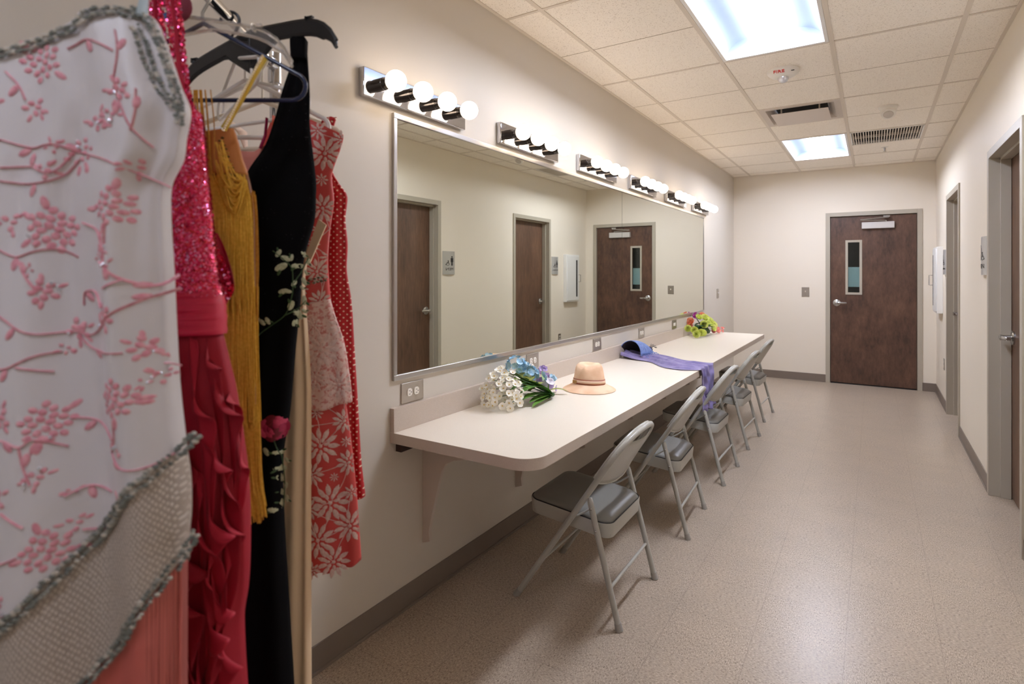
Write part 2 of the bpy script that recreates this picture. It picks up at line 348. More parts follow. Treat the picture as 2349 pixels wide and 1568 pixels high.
# ---------------------------------------------------------------- ceiling fixtures
def rrect(cx, cy, hx, hy, r, n=5):
    o = []
    for sx_, sy_, a0 in ((1, 1, 0), (-1, 1, pi/2), (-1, -1, pi), (1, -1, 3*pi/2)):
        for k in range(n+1):
            a = a0+pi/2*k/n; o.append((cx+sx_*(hx-r)+r*cos(a), cy+sy_*(hy-r)+r*sin(a)))
    return o
MAT['lens2'] = M('dim_fluorescent_lens', (255, 255, 255), .5).emit((232, 238, 255), 11.).m
def troffer(y0, y1, label, lens='lens'):
    T = Thing('ceiling_light', label, 'ceiling light', (-.51, (y0+y1)/2, H), group='recessed ceiling lights'); x0, x1 = -.802, -.218; mb = MB(); t = .02
    mb.box(x0, x0+t, y0, y1, H-.004, H+.01).box(x1-t, x1, y0, y1, H-.004, H+.01).box(x0+t, x1-t, y0, y0+t, H-.004, H+.01).box(x0+t, x1-t, y1-t, y1, H-.004, H+.01)
    T.part('frame', mb, 'white', bevel=.001)
    mb = MB(); xa, xb, xc = x0+t, x1-t, -.51; hw = .115
    def prof(u):
        x = xa+(xb-xa)*u; d = abs(x-xc); k = max(0, (d-hw)/((xb-xa)/2-hw)); return x, H+.012+.085*sqrt(max(0, 1-k*k))
    mb.grid(lambda u, v: (prof(u)[0], y0+t+(y1-y0-2*t)*v, prof(u)[1]), 49, 3)
    for yy, s in ((y0+t, 1), (y1-t, -1)):   # curved end plates
        mb.grid(lambda u, v: (prof(u)[0], yy+s*.035*(v**2)*min(1, (prof(u)[1]-H-.012)/.085), H+.005+(prof(u)[1]-H-.005)*v), 49, 8)
    T.part('reflector', mb, 'reflector', smooth=60)
    T.part('lens', MB().box(xc-.085, xc+.085, y0+.04, y1-.04, H+.080, H+.088), lens, bevel=.002)
    T.part('housing', MB().box(x0, x1, y0, y1, H+.11, H+.115), 'white', smooth=0)
    return T
troffer(*LY[1], 'large lit recessed fluorescent ceiling fixture nearest the camera')
troffer(*LY[2], 'smaller looking lit recessed ceiling fixture near the end wall')
troffer(*LY[0], 'lit recessed ceiling fixture behind the viewer by the clothes rack', 'lens2')
# supply diffuser
T = Thing('air_diffuser', 'square white ceiling air diffuser with a flat drop plate', 'air vent', (-.51, 5.33, H)); x0, x1, y0, y1 = -.803, -.217, 5.03, 5.63
mb = MB(); lo = []
for i, z in ((0, -.003), (.045, -.004), (.075, .02), (.10, .05)): lo.append([(x0+i, y0+i, H+z), (x1-i, y0+i, H+z), (x1-i, y1-i, H+z), (x0+i, y1-i, H+z)])
mb.loft(lo, cap=False); T.part('frame', mb, M('diffuser_paint', (206, 194, 182), .45).m, smooth=0)
T.part('duct', MB().box(x0+.1, x1-.1, y0+.1, y1-.1, H+.06, H+.2), 'dark', smooth=0)
T.part('drop_plate', MB().box(x0+.085, x1-.085, y0+.085, y1-.085, H-.032, H-.028), M('diffuser_plate', (212, 200, 190), .45).m, bevel=.002)
[T.part('hanger_rod', MB().tube([(x, y, H-.03), (x, y, H+.06)], .006), 'tbar') for x in (-.65, -.37) for y in (5.2, 5.46)]
# return grille
T = Thing('return_grille', 'white slatted return air grille with dark gaps in the ceiling', 'air vent', (.1, 6.61, H)); mb = MB(); x0, x1, y0, y1 = -.193, .393, 6.31, 6.91
mb.box(x0, x0+.012, y0, y1, H-.003, H+.02).box(x1-.012, x1, y0, y1, H-.003, H+.02).box(x0, x1, y0, y0+.012, H-.003, H+.02).box(x0, x1, y1-.012, y1, H-.003, H+.02)
T.part('frame', mb, 'white'); mb = MB()
for k in range(26):
    x = x0+.012+(x1-x0-.024)*(k+.5)/26; mb.box(x-.0045, x+.0045, y0+.012, y1-.012, H-.002, H+.022)
mb.box(x0, x1, 6.605, 6.615, H-.001, H+.022); T.part('slats', mb, M('grille_paint', (206, 196, 184), .45).m, smooth=0)
T.part('plenum', MB().box(x0, x1, y0, y1, H+.03, H+.2), 'dark', smooth=0)
# smoke and strobe detector marked FIRE
T = Thing('fire_strobe', 'round white ceiling alarm marked FIRE with a clear strobe lens', 'fire alarm', (-.505, 4.13, H))
T.part('base', MB().lathe([(.098, 0), (.098, -.012), (.092, -.022), (.072, -.038), (.05, -.046), (.0005, -.047)], (-.505, 4.13, H), n=40), 'whiteplastic')
T.part('strobe_lens', MB().lathe([(.034, -.044), (.034, -.058), (.026, -.072), (.012, -.08), (.0005, -.081)], (-.505, 4.13, H), n=20), M('clear_strobe', (225, 225, 228), .12, .5).m)
t = text_mb('FIRE', .038, .0015); xf(t, lambda x, y, z: (-.521+x, 4.13-.0845-y*.55, H-.029+y*.5-z)); 
T.part('lettering', t, 'red', smooth=0, label='red FIRE lettering')
T.part('vent_slot', MB().box(-.45, -.432, 4.063, 4.068, H-.03, H-.026), 'black', smooth=0)
T = Thing('motion_sensor', 'small white round ceiling sensor with a tilted face', 'sensor', (.1, 5.47, H))
T.part('base', MB().lathe([(.068, 0), (.068, -.012), (.06, -.02), (.056, -.03)], (.1, 5.47, H), n=32), 'whiteplastic')
mb = MB(); 
def tilt(r, h): a = radians(38); c = Vector((.1, 5.47-.0, H-.035)); ax = Vector((0, -sin(a), -cos(a))); s_ = Vector((1, 0, 0)); u_ = ax.cross(s_); return [c+ax*h+(s_*cos(2*pi*k/28)+u_*sin(2*pi*k/28))*r for k in range(28)]
mb.loft([tilt(.052, -.02), tilt(.056, .01), tilt(.052, .04), tilt(.042, .046)]); hd = T.part('sensor_head', mb, 'whiteplastic')
T.part('sensor_face', MB().loft([tilt(.036, .0455), tilt(.034, .050), tilt(.02, .054), tilt(.001, .055)]), M('pale_lens', (205, 198, 190), .2).m, hd)
T = Thing('sprinkler_head', 'tiny sprinkler head hanging beyond the return grille', 'sprinkler', (.1, 7.21, H))
T.part('escutcheon', MB().lathe([(.032, 0), (.030, -.004), (.012, -.006)], (.1, 7.21, H), n=20), 'whiteplastic')
T.part('nozzle', MB().lathe([(.010, -.004), (.008, -.03), (.006, -.045), (.016, -.046), (.016, -.049)], (.1, 7.21, H), n=12), 'satin')

# ---------------------------------------------------------------- wall plates, signs, cabinet
def outlet(y, label, z=.905):
    T = Thing('wall_outlet', label, 'outlet', (XL, y, z), group='outlets above the counter')
    T.part('cover_plate', MB().box(XL, XL+.006, y-.068, y+.068, z-.042, z+.042), 'steel', bevel=.002)
    for s in (-1, 1):
        r = T.part('receptacle', MB().loft([[(XL+.006, y+s*.021+a, z+b) for a, b in rrect(0, 0, .0155, .0165, .011, 4)], [(XL+.009, y+s*.021+a, z+b) for a, b in rrect(0, 0, .0145, .0155, .010, 4)]]), 'recept')
        T.part('slots', MB().box(XL+.0088, XL+.0094, y+s*.021-.006, y+s*.021+.003, z+.006, z+.008).box(XL+.0088, XL+.0094, y+s*.021-.006, y+s*.021+.003, z-.008, z-.006).box(XL+.0088, XL+.0094, y+s*.021+.006, y+s*.021+.010, z-.002, z+.002), 'ink', r, smooth=0)
for y, lb in ((1.796, 'steel outlet plate below the mirror corner at the near end of the counter'), (2.80, 'steel outlet plate behind the blue and white flowers'), (3.70, 'steel outlet plate on the wall behind the tan hat'),
              (4.61, 'steel outlet plate on the wall just past the blue mask'), (5.54, 'steel outlet plate nearest the green and pink flowers')): outlet(y, lb)
def vplate(name, label, cat, P, nrm, w_, h_, kind, group=None):
    """plate on a wall at P, facing nrm; kind: toggle or duplex"""
    T = Thing(name, label, cat, P, group=group); P = Vector(P); N = Vector(nrm); S = N.cross(Vector((0, 0, 1))); U = Vector((0, 0, 1))
    def bx(a0, a1, z0, z1, d0, d1): 
        mb = MB(); mb.add([P+S*a+U*z+N*d for d in (d0, d1) for a, z in ((a0, z0), (a1, z0), (a1, z1), (a0, z1))], [(0, 3, 2, 1), (4, 5, 6, 7), (0, 1, 5, 4), (1, 2, 6, 5), (2, 3, 7, 6), (3, 0, 4, 7)]); return mb
    T.part('cover_plate', bx(-w_/2, w_/2, -h_/2, h_/2, 0, .006), 'steel', bevel=.002)
    if kind == 'toggle': T.part('toggle', bx(-.005, .005, -.002, .018, .005, .022), 'recept', bevel=.001); [T.part('screw', MB().sphere(P+N*.006+U*q, .003, 8, 4), 'satin') for q in (.03, -.03)]
    else:
        for s in (-1, 1): T.part('receptacle', bx(-.016, .016, s*.021-.014, s*.021+.014, .005, .009), 'recept', bevel=.003)
vplate('light_switch', 'steel switch plate on the left wall past the mirror', 'switch', (XL, 7.387, 1.155), (1, 0, 0), .1, .118, 'toggle')
vplate('light_switch', 'steel switch plate on the end wall left of the door', 'switch', (-.755, YB, 1.163), (0, -1, 0), .09, .125, 'toggle')
vplate('wall_outlet', 'low duplex outlet on the right wall under the white cabinet', 'outlet', (XR, 7.43, .455), (-1, 0, 0), .075, .118, 'duplex')
# restroom signs: curved silver plates
def sign(yc, w_, label, word, woman):
    z0, z1 = 1.395, 1.648; T = Thing('restroom_sign', label, 'sign', (XR, yc, 1.52)); n = 10
    cur = lambda t: XR-.008-.014*(1-(2*t-1)**2)
    lo = [[(cur(i/n), yc-w_/2+w_*i/n, z) for i in range(n+1)]+[(XR, yc+w_/2, z), (XR, yc-w_/2, z)] for z in (z0, z1)]
    T.part('plate', MB().loft(lo), 'signface', smooth=30)
    k = w_/.115
    def put(mb): return xf(mb, lambda x, y, z: (cur(min(1, max(0, .5+x*k/w_)))-.0008-z, yc+x*k, 1.52+y))   # local x grows away from the viewer... text faces the room
    ic = MB(); fig = [(0.0, .052), ]
    def disc(x, y, r): ic.poly([(x+r*cos(2*pi*q/16), y+r*sin(2*pi*q/16), 0) for q in range(16)], (0, 0, .0006))
    def quad(p): ic.poly([(a, b, 0) for a, b in p], (0, 0, .0006))
    X = -.022      # standing figure
    disc(X, .066, .0085)
    if woman: quad([(X-.010, .055), (X+.010, .055), (X+.019, .010), (X-.019, .010)])
    else: quad([(X-.014, .055), (X+.014, .055), (X+.014, .010), (X-.014, .010)])
    quad([(X-.009, .010), (X-.001, .010), (X-.001, -.028), (X-.009, -.028)]); quad([(X+.001, .010), (X+.009, .010), (X+.009, -.028), (X+.001, -.028)])
    X = .020       # wheelchair symbol
    disc(X-.004, .022, .0055); quad([(X-.008, .017), (X-.002, .017), (X+.002, -.006), (X-.005, -.006)]); quad([(X-.003, -.001), (X+.012, -.001), (X+.012, -.006), (X-.003, -.006)]); quad([(X+.008, -.004), (X+.013, -.004), (X+.02, -.022), (X+.015, -.024)])
    quad([(X-.004, .010), (X+.009, .006), (X+.009, .002), (X-.004, .006)])
    for q in range(14):
        a, b = radians(110+q*17), radians(110+(q+1)*17); r1, r2 = .0165, .0125
        quad([(X+r1*cos(a), -.012+r1*sin(a)), (X+r1*cos(b), -.012+r1*sin(b)), (X+r2*cos(b), -.012+r2*sin(b)), (X+r2*cos(a), -.012+r2*sin(a))])
    # seen from the room the reader's right is towards the camera side (-y)
    T.part('pictogram', xf(ic, lambda x, y, z: (cur(min(1, max(0, .5-x*k/w_)))-.0008-z, yc-x*k, 1.52+y)), 'ink', smooth=0, label='standing figure and wheelchair symbols')
    t = text_mb(word, .042 if not woman else .027, .0003)
    T.part('lettering', xf(t, lambda x, y, z: (cur(min(1, max(0, .5-x*k*.9/w_)))-.001-z, yc-x*k*.9, 1.52-.068+y)), 'ink', smooth=0, label='black %s lettering' % word)
sign(4.835, .20, 'curved silver MEN restroom sign by the nearer side door', 'MEN', False)
sign(7.28, .19, 'curved silver WOMEN restroom sign by the farther side door', 'WOMEN', True)
T = Thing('extinguisher_cabinet', 'tall white wall cabinet with a narrow dark window and wire handle', 'cabinet', (XR, 7.77, 1.33)); x = XR-.055
T.part('body', MB().box(x, XR, 7.556, 7.985, .976, 1.692), 'white', bevel=.004)
T.part('door', MB().box(x-.008, x, 7.575, 7.966, .995, 1.673), 'white', bevel=.004)
T.part('window_slot', MB().box(x-.0095, x-.0075, 7.862, 7.905, 1.05, 1.61), 'dark', smooth=0)
T.part('handle', MB().tube([(x-.008, 7.95, 1.275), (x-.04, 7.95, 1.275), (x-.04, 7.95, 1.385), (x-.008, 7.95, 1.385)], .004, 8), 'satin')
# ---------------------------------------------------------------- mirror
T = Thing('wall_mirror', 'long frameless two pane wall mirror in a thin metal channel', 'mirror', (XL, 4.17, .97)); y0, y1, z0, z1, ym = 1.677, 6.673, .967, 2.06, 4.163
for a, b in ((y0+.012, ym-.0022), (ym+.0022, y1-.012)): T.part('mirror_pane', MB().box(XL+.002, XL+.007, a, b, z0+.015, z1-.015), 'mirror', smooth=0)
mb = MB()
for nm, q in (('side_channel', (XL, XL+.014, y0, y0+.018, z0+.022, z1-.022)), ('side_channel', (XL, XL+.012, y1-.008, y1, z0+.022, z1-.022)), ('top_channel', (XL, XL+.014, y0, y1, z1-.022, z1)), ('bottom_channel', (XL, XL+.014, y0, y1, z0, z0+.022))):
    T.part(nm, MB().box(*q), 'alu', bevel=.0015)
# ---------------------------------------------------------------- vanity lights
def vanity():
    T = Thing('vanity_light', '', 'vanity light', (XL, 1.8175, 2.137), group='four globe vanity light bars above the mirror'); y0, y1, z0, z1 = 1.5, 2.135, 2.082, 2.192
    T.part('backplate', MB().box(XL, XL+.028, y0, y1, z0, z1), 'chrome', bevel=.004)
    for k in range(4):
        y = 1.585+.155*k; z = 2.142
        s = T.part('socket', MB().lathe([(.025, .028), (.025, .052), (.0235, .054), (.0235, .078), (.018, .08)], (XL, y, z), 'x', 28), 'socket')
        T.part('bulb', MB().lathe([(.015, .072), (.018, .082)]+[(.0405*sin(a), .113-.0405*cos(a)) for a in [radians(q) for q in range(34, 180, 8)]]+[(.0004, .1535)], (XL, y, z), 'x', 28), 'bulb', s)
        T.part('collar', MB().lathe([(.0265, .079), (.0265, .084), (.020, .085)], (XL, y, z), 'x', 28), 'chrome', s)
    return T.o
v0 = vanity(); order = ['nearest the clothes rack', 'second along from the clothes rack', 'third along from the clothes rack', 'fourth along, just past the mirror seam', 'second nearest the end wall', 'nearest the end wall']
for k in range(6):
    o = v0 if k == 0 else copy_tree(v0); o.location.y = 1.8175+.935*k; o['label'] = 'chrome vanity bar of four lit globe bulbs, '+order[k]
# ---------------------------------------------------------------- counter
T = Thing('makeup_counter', 'long cream laminate makeup counter under the mirror', 'counter', (XL, 1.67, .76)); CX = -.978; ya, yb = 1.667, 6.5; ZT = .76; r = .095
out = [(XL, ya)]+[(CX-r+r*sin(a), ya+r-r*cos(a)) for a in [pi/2*k/12 for k in range(13)]]+[(CX, yb), (XL, yb)]
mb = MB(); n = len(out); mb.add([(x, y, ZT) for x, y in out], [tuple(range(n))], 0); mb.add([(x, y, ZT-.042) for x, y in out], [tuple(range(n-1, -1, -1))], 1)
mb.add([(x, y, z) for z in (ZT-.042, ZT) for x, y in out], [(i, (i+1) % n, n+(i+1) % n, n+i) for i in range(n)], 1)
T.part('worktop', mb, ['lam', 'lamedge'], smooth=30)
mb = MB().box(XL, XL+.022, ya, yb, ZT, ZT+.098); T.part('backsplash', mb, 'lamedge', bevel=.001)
T.part('wall_cleat', MB().box(XL, XL+.03, 1.70, yb, ZT-.085, ZT-.042), 'cleat', smooth=0)
def bracket(y, first=False):
    lo = [(XL, .718), (-1.10, .718), (-1.20, .690), (-1.32, .655)]+[(-1.50+.05*(cos(a)), .53+.085*sin(a)) for a in []]
    P = [(XL, .718), ((-1.08, .718) if not first else (-1.33, .718)), ((-1.20, .680) if not first else (-1.35, .665)), (-1.40, .638), (-1.48, .622), (-1.525, .598), (-1.548, .56), (-1.56, .52), (-1.605, .35), (-1.618, .29), (-1.612, .25), (XL, .235)]
    T.part('bracket', MB().poly([(a, y, b) for a, b in P], (0, .018, 0)), 'bracket', bevel=.001)
bracket(1.862)
for y in (2.62, 3.42, 4.30, 5.15, 5.95, 6.40): bracket(y, True)
# ---------------------------------------------------------------- folding chairs
def chair():
    T = Thing('folding_chair', '', 'chair', (0, 0, 0), group='grey folding chairs along the counter'); W = .223; R = .0122
    line = lambda z: (-.235+z*.664)
    def arch(off=0., wsc=1., z0=.40, zt=.753):
        P = []; zb = zt-.155; hw = W-.003
        for z in [z0+(zb-z0)*k/6 for k in range(7)]: P.append((line(z), -hw*wsc, z))
        for k in range(1, 16):
            a = pi*k/16; c = cos(a); s_ = sin(a); ex = lambda q, e: math.copysign(abs(q)**e, q)
            P.append((line(zb+.155*s_**.85), -hw*wsc*ex(c, .75), zb+.155*s_**.85))
        for z in [zb-(zb-z0)*k/6 for k in range(0, 7)]: P.append((line(z), hw*wsc, z))
        return [(x+off, y, z) for x, y, z in P]
    for s in (-1, 1):
        lg = T.part('leg', MB().tube([(line(.012), s*W, .012), (line(.2), s*W, .2), (line(.41), s*(W-.002), .41)], R, 12), 'chair')
        T.part('rubber_foot', MB().tube([(line(.0)-.002, s*W, .0), (line(.03), s*W, .03)], [.0145, .0135], 12), 'rubber', lg)
    T.part('backrest_frame', MB().tube(arch(), R, 12, flat=1.), 'chair')
    rear = lambda z: .240-z*.262
    for s in (-1, 1):
        q = s*(W-.0) ; lg = T.part('leg', MB().tube([(rear(.012), q, .012), (rear(.25), q, .25), (rear(.48), q*.985, .48), (rear(.495), q*.985, .495)], [R, R, R, R*.8], 12), 'chair')
        T.part('rubber_foot', MB().tube([(rear(0), q, .0), (rear(.03), q, .03)], [.0152, .0138], 12), 'rubber', lg)
        T.part('rivets', MB().sphere((rear(.455), q*.985+s*.010, .455), .0055, 10, 6).sphere((rear(.37), q+s*.009, .37), .005, 10, 6), 'satin', lg)
        T.part('link_bar', MB().tube([(line(.41)+.012, s*(W-.016), .405), (line(.41)+.05, s*(W-.018), .43), (rear(.455), s*(W-.016), .455)], .009, 8, flat=.45), 'chair')
    T.part('stretcher', MB().tube([(rear(.155), -W, .155), (rear(.155), W, .155)], .0065, 10), 'chair')
    T.part('stretcher', MB().tube([(line(.17), -W, .17), (line(.17), W, .17)], .0055, 10), 'chair')
    sz = lambda x, z: z-.105*(x+.19)
    def ring(hx, hy, r, z): return [(x, y, sz(x, z)) for x, y in rrect(-.002, 0, hx, hy, r, 7)]
    T.part('seat_pan', MB().loft([ring(.180, .182, .04, .364), ring(.188, .190, .045, .368), ring(.193, .195, .048, .424), ring(.190, .192, .046, .428), ring(.178, .18, .04, .426)]), 'chair', smooth=50)
    T.part('seat_cushion', MB().loft([ring(.182, .184, .05, .420), ring(.187, .189, .055, .424), ring(.186, .188, .055, .434), ring(.176, .178, .055, .444), ring(.150, .155, .06, .450), ring(.11, .11, .06, .453), ring(.04, .04, .03, .455)]), 'vinyl', smooth=70)
    mb = MB(); mb.tube([p+(Vector((0, 0, 0))) for p in [Vector(q) for q in ring(.190, .192, .05, .4285)]]+[Vector(ring(.190, .192, .05, .4285)[0])], .0022, 6, cap=False); T.part('seat_gap', mb, 'black')
    # sheet metal backrest bowed to the rear
    zt, zb = .725, .562; nrm = Vector((.833, 0, -.553))
    A = arch()
    def halfw(z):
        c = [abs(p[1]) for p in A if p[1] <= 0]; zz = [p[2] for p in A if p[1] <= 0]
        for i in range(len(zz)-1):
            if zz[i] <= z <= zz[i+1]+1e-9: return c[i]+(c[i+1]-c[i])*(z-zz[i])/(zz[i+1]-zz[i]+1e-9)
        return c[-1]
    def pan(u, v):
        y = 2*u-1; z = zb-.022*(1-y*y)+(zt-zb+.022*(1-y*y))*v; hw = max(.02, halfw(z)-.004); p = Vector((line(z), y*hw, z))
        return p+nrm*(.034*(1-y*y)*(1-.35*v)+.002)
    T.part('backrest', MB().grid(pan, 25, 12), 'chair', smooth=80, solid=.0035)
    T.part('backrest_rim', MB().tube([pan(k/24, 0) for k in range(25)], .0045, 8), 'chair')
    cover = arch(off=0, wsc=.985, z0=.570); mb = MB(); mb.tube([Vector(p)-nrm*.0125 for p in cover], .0055, 8, flat=1.4); T.part('front_trim', mb, 'chair')
    return T.o
c0 = chair(); lb = ['nearest the camera', 'second from the camera', 'middle of the row, scarf hanging onto its seat', 'second from the end wall', 'nearest the end wall']
feet = [((-.844, 2.101), (-.850, 2.546)), ((-.828, 3.016), (-.852, 3.468)), ((-.838, 3.905), (-.835, 4.36)), ((-.844, 4.815), (-.831, 5.267)), ((-.871, 5.786), (-.857, 6.233))]
for k, (a, b) in enumerate(feet):
    o = c0 if k == 0 else copy_tree(c0); th = atan2(-(b[0]-a[0]), b[1]-a[1]); mx, my = (a[0]+b[0])/2, (a[1]+b[1])/2
    o.rotation_euler = (0, 0, th); o.location = (mx-.238*cos(th), my-.238*sin(th), 0); o['label'] = 'grey metal folding chair with padded seat, '+lb[k]

# ================================================================ things on the counter
def V3(*a): return Vector(a)
def petal_flower(mb, c, nrm, r, npet, cup=.35, wid=.55, mi=0, tw=0., rings=1):
    """a bloom of cupped petals at c facing nrm"""
    N = Vector(nrm).normalized(); A = N.orthogonal().normalized(); B = N.cross(A); C = Vector(c)
    for q in range(rings):
        rr = r*(1-.32*q); cu = cup+(.55*q)
        for k in range(npet):
            a = 2*pi*(k+.5*q)/npet+tw; D = A*cos(a)+B*sin(a); S = N.cross(D); vs = []
            for (t, w_) in ((.05, .12), (.35, .75), (.65, 1.), (.88, .8), (1., .3)):
                h = N*(rr*cu*t*t)
                for s in (-1, 0, 1): vs.append(C+D*(rr*t*(1-.25*cu*t))+S*(s*rr*wid*w_*.5)+h+N*(rr*.10*abs(s)))
            mb.add(vs, [(i*3+j, i*3+j+1, i*3+j+4, i*3+j+3) for i in range(4) for j in range(2)], mi)
def leaf(mb, p0, p1, w_, lift=.02, fold=.25, side=None, mi=0, n=8):
    p0, p1 = Vector(p0), Vector(p1); D = (p1-p0); S = (side or D.cross(Vector((0, 0, 1)))).normalized(); vs = []
    for i in range(n+1):
        t = i/n; c = p0+D*t+Vector((0, 0, lift*4*t*(1-t))); ww = w_*(sin(pi*min(1, t*.93+.07))**.7)*.5
        for s in (-1, 0, 1): vs.append(c+S*s*ww+Vector((0, 0, fold*abs(s)*ww)))
    mb.add(vs, [(i*3+j, i*3+j+1, i*3+j+4, i*3+j+3) for i in range(n) for j in range(2)], mi)
def cmat(name, a, b, r=.6, scale=40, **k):
    m = M(name, a, r, **k); n = m.noise(m.co(), scale, 3); m.col(m.ramp(n, [(.35, a), (.65, b)])); return m.m
MAT['petwhite'] = cmat('white_petal', (244, 240, 222), (250, 248, 240)); MAT['petyel'] = M('yellow_stamen', (226, 190, 84), .6).m
MAT['petblue'] = cmat('light_blue_petal', (140, 190, 222), (196, 224, 238)); MAT['petlav'] = cmat('lavender_petal', (170, 150, 206), (206, 186, 222)); MAT['petpale'] = cmat('pale_lilac_petal', (222, 216, 230), (240, 236, 240))
MAT['leafg'] = cmat('green_blade_leaf', (70, 124, 44), (124, 166, 76), .45, 25); MAT['leafo'] = cmat('olive_leaf', (122, 134, 52), (160, 160, 80), .5, 30); MAT['leafd'] = cmat('dark_green_leaf', (30, 66, 34), (58, 104, 54), .5, 30)
MAT['rose_y'] = cmat('lime_yellow_petal', (228, 238, 122), (248, 250, 178)); MAT['rose_p'] = cmat('coral_pink_petal', (250, 156, 152), (254, 196, 184)); MAT['rose_m'] = cmat('magenta_petal', (178, 48, 160), (214, 96, 196)); MAT['rose_o'] = cmat('peach_petal', (250, 164, 128), (252, 200, 170))
rnd = random.Random(4)
CU = .7605
# -- blue and white bouquet
T = Thing('flower_bouquet', 'artificial bouquet of white, light blue and lavender flowers lying on the counter', 'flowers', (-1.5, 2.45, CU), group=None)
butt = V3(-1.405, 2.63, CU+.02)
def rel(u, v, X):   # image sighting of the bouquet turned to metres beforehand
    return None
whites = []
for k in range(150):
    for _ in range(30):
        y = rnd.uniform(2.15, 2.39); x = rnd.uniform(-1.60, -1.40); z = CU+.015+rnd.random()*.20
        q = ((y-2.265)/.11)**2+((x+1.50)/.10)**2+((z-CU-.06)/.135)**2
        if .35 < q < 1: break
    p = V3(x, y, z)
    if any((p-w0).length < .0205 for w0 in whites): continue
    whites.append(p)
for p in whites:
    nn = (p-V3(-1.5, 2.29, CU+.04)).normalized()+V3(rnd.uniform(-.4, .6), rnd.uniform(-.7, .1), rnd.uniform(-.2, .5)); mb = MB(); r = rnd.uniform(.015, .021)
    petal_flower(mb, p, nn, r, 5, .3, .95, tw=rnd.random()*6); mb.sphere(p+nn.normalized()*r*.12, r*.17, 8, 5, 1); T.part('white_blossom', mb, ['petwhite', 'petyel'])
def cluster(name, c, rad, n, r, mat, sq=1., npet=4):
    for k in range(n):
        a, b = rnd.uniform(0, 2*pi), math.acos(rnd.uniform(-.5, 1)); d = V3(sin(b)*cos(a), sin(b)*sin(a), cos(b)*sq); mb = MB()
        petal_flower(mb, Vector(c)+d*rad, d, r*rnd.uniform(.85, 1.15), npet, .35, 1.05, tw=a, rings=1); T.part(name, mb, mat)
for nm, c, rad, n_, r_, mt, npt in [('blue_floret', (-1.56, 2.48, .165), .044, 20, .021, 'petblue', 4), ('blue_floret', (-1.57, 2.57, .155), .030, 9, .019, 'petblue', 4), ('blue_floret', (-1.50, 2.51, .120), .040, 17, .020, 'petblue', 4), ('blue_floret', (-1.48, 2.57, .095), .034, 12, .020, 'petblue', 4),
                                ('blue_floret', (-1.52, 2.77, .045), .032, 9, .018, 'petblue', 4), ('lavender_floret', (-1.53, 2.69, .080), .034, 12, .020, 'petlav', 5), ('lavender_floret', (-1.48, 2.70, .022), .026, 6, .02, 'petlav', 4), ('lavender_floret', (-1.56, 2.76, .100), .02, 6, .020, 'petlav', 4),
                                ('white_lily_floret', (-1.59, 2.67, .130), .030, 8, .020, 'petwhite', 6), ('pale_iris_petal', (-1.45, 2.62, .050), .026, 8, .026, 'petpale', 4), ('white_lily_floret', (-1.49, 2.68, .050), .022, 5, .02, 'petwhite', 6)]:
    cluster(nm, (c[0], c[1], CU+c[2]), rad, n_, r_, mt, 1., npt)
butt = V3(-1.405, 2.57, CU+.02)
for a, b, w_, l, mt in [((-1.41, 2.56, .025), (-1.49, 2.34, .125), .055, .02, 'leafg'), ((-1.40, 2.57, .02), (-1.42, 2.28, .035), .050, .018, 'leafg'), ((-1.40, 2.57, .015), (-1.37, 2.32, .008), .040, .008, 'leafg'), ((-1.41, 2.57, .03), (-1.49, 2.32, .085), .050, .03, 'leafg'), ((-1.40, 2.57, .02), (-1.43, 2.30, .065), .055, .04, 'leafg'), ((-1.41, 2.56, .03), (-1.46, 2.38, .10), .05, .02, 'leafg'), ((-1.39, 2.57, .018), (-1.40, 2.34, .02), .05, .01, 'leafg'),
                        ((-1.43, 2.54, .04), (-1.47, 2.26, .07), .03, .05, 'leafg'), ((-1.50, 2.46, .09), (-1.58, 2.33, .165), .065, .01, 'leafo'), ((-1.50, 2.46, .08), (-1.54, 2.36, .155), .06, .015, 'leafo'), ((-1.49, 2.42, .09), (-1.55, 2.53, .13), .055, .01, 'leafo'), ((-1.47, 2.42, .08), (-1.47, 2.50, .115), .06, .015, 'leafo'), ((-1.46, 2.40, .07), (-1.46, 2.52, .09), .055, .012, 'leafo'), ((-1.48, 2.50, .07), (-1.50, 2.36, .12), .05, .02, 'leafo'),
                        ((-1.47, 2.46, .05), (-1.45, 2.58, .075), .05, .01, 'leafo'), ((-1.43, 2.59, .02), (-1.51, 2.66, .12), .028, .005, 'leafg'), ((-1.46, 2.64, .02), (-1.37, 2.71, .012), .032, .012, 'leafo')]:
    mb = MB(); leaf(mb, (a[0], a[1], CU+a[2]), (b[0], b[1], CU+b[2]), w_, l); T.part('leaf', mb, mt)
for k in range(16):
    p = whites[k*3 % len(whites)]; T.part('stem', MB().tube([p, (p+butt)/2+V3(0, 0, .01), butt], .0016, 6), 'leafd')
T.part('stem_bundle', MB().tube([butt+V3(0, -.03, 0), butt+V3(.0, .02, -.003)], [.016, .012], 10), 'leafd')
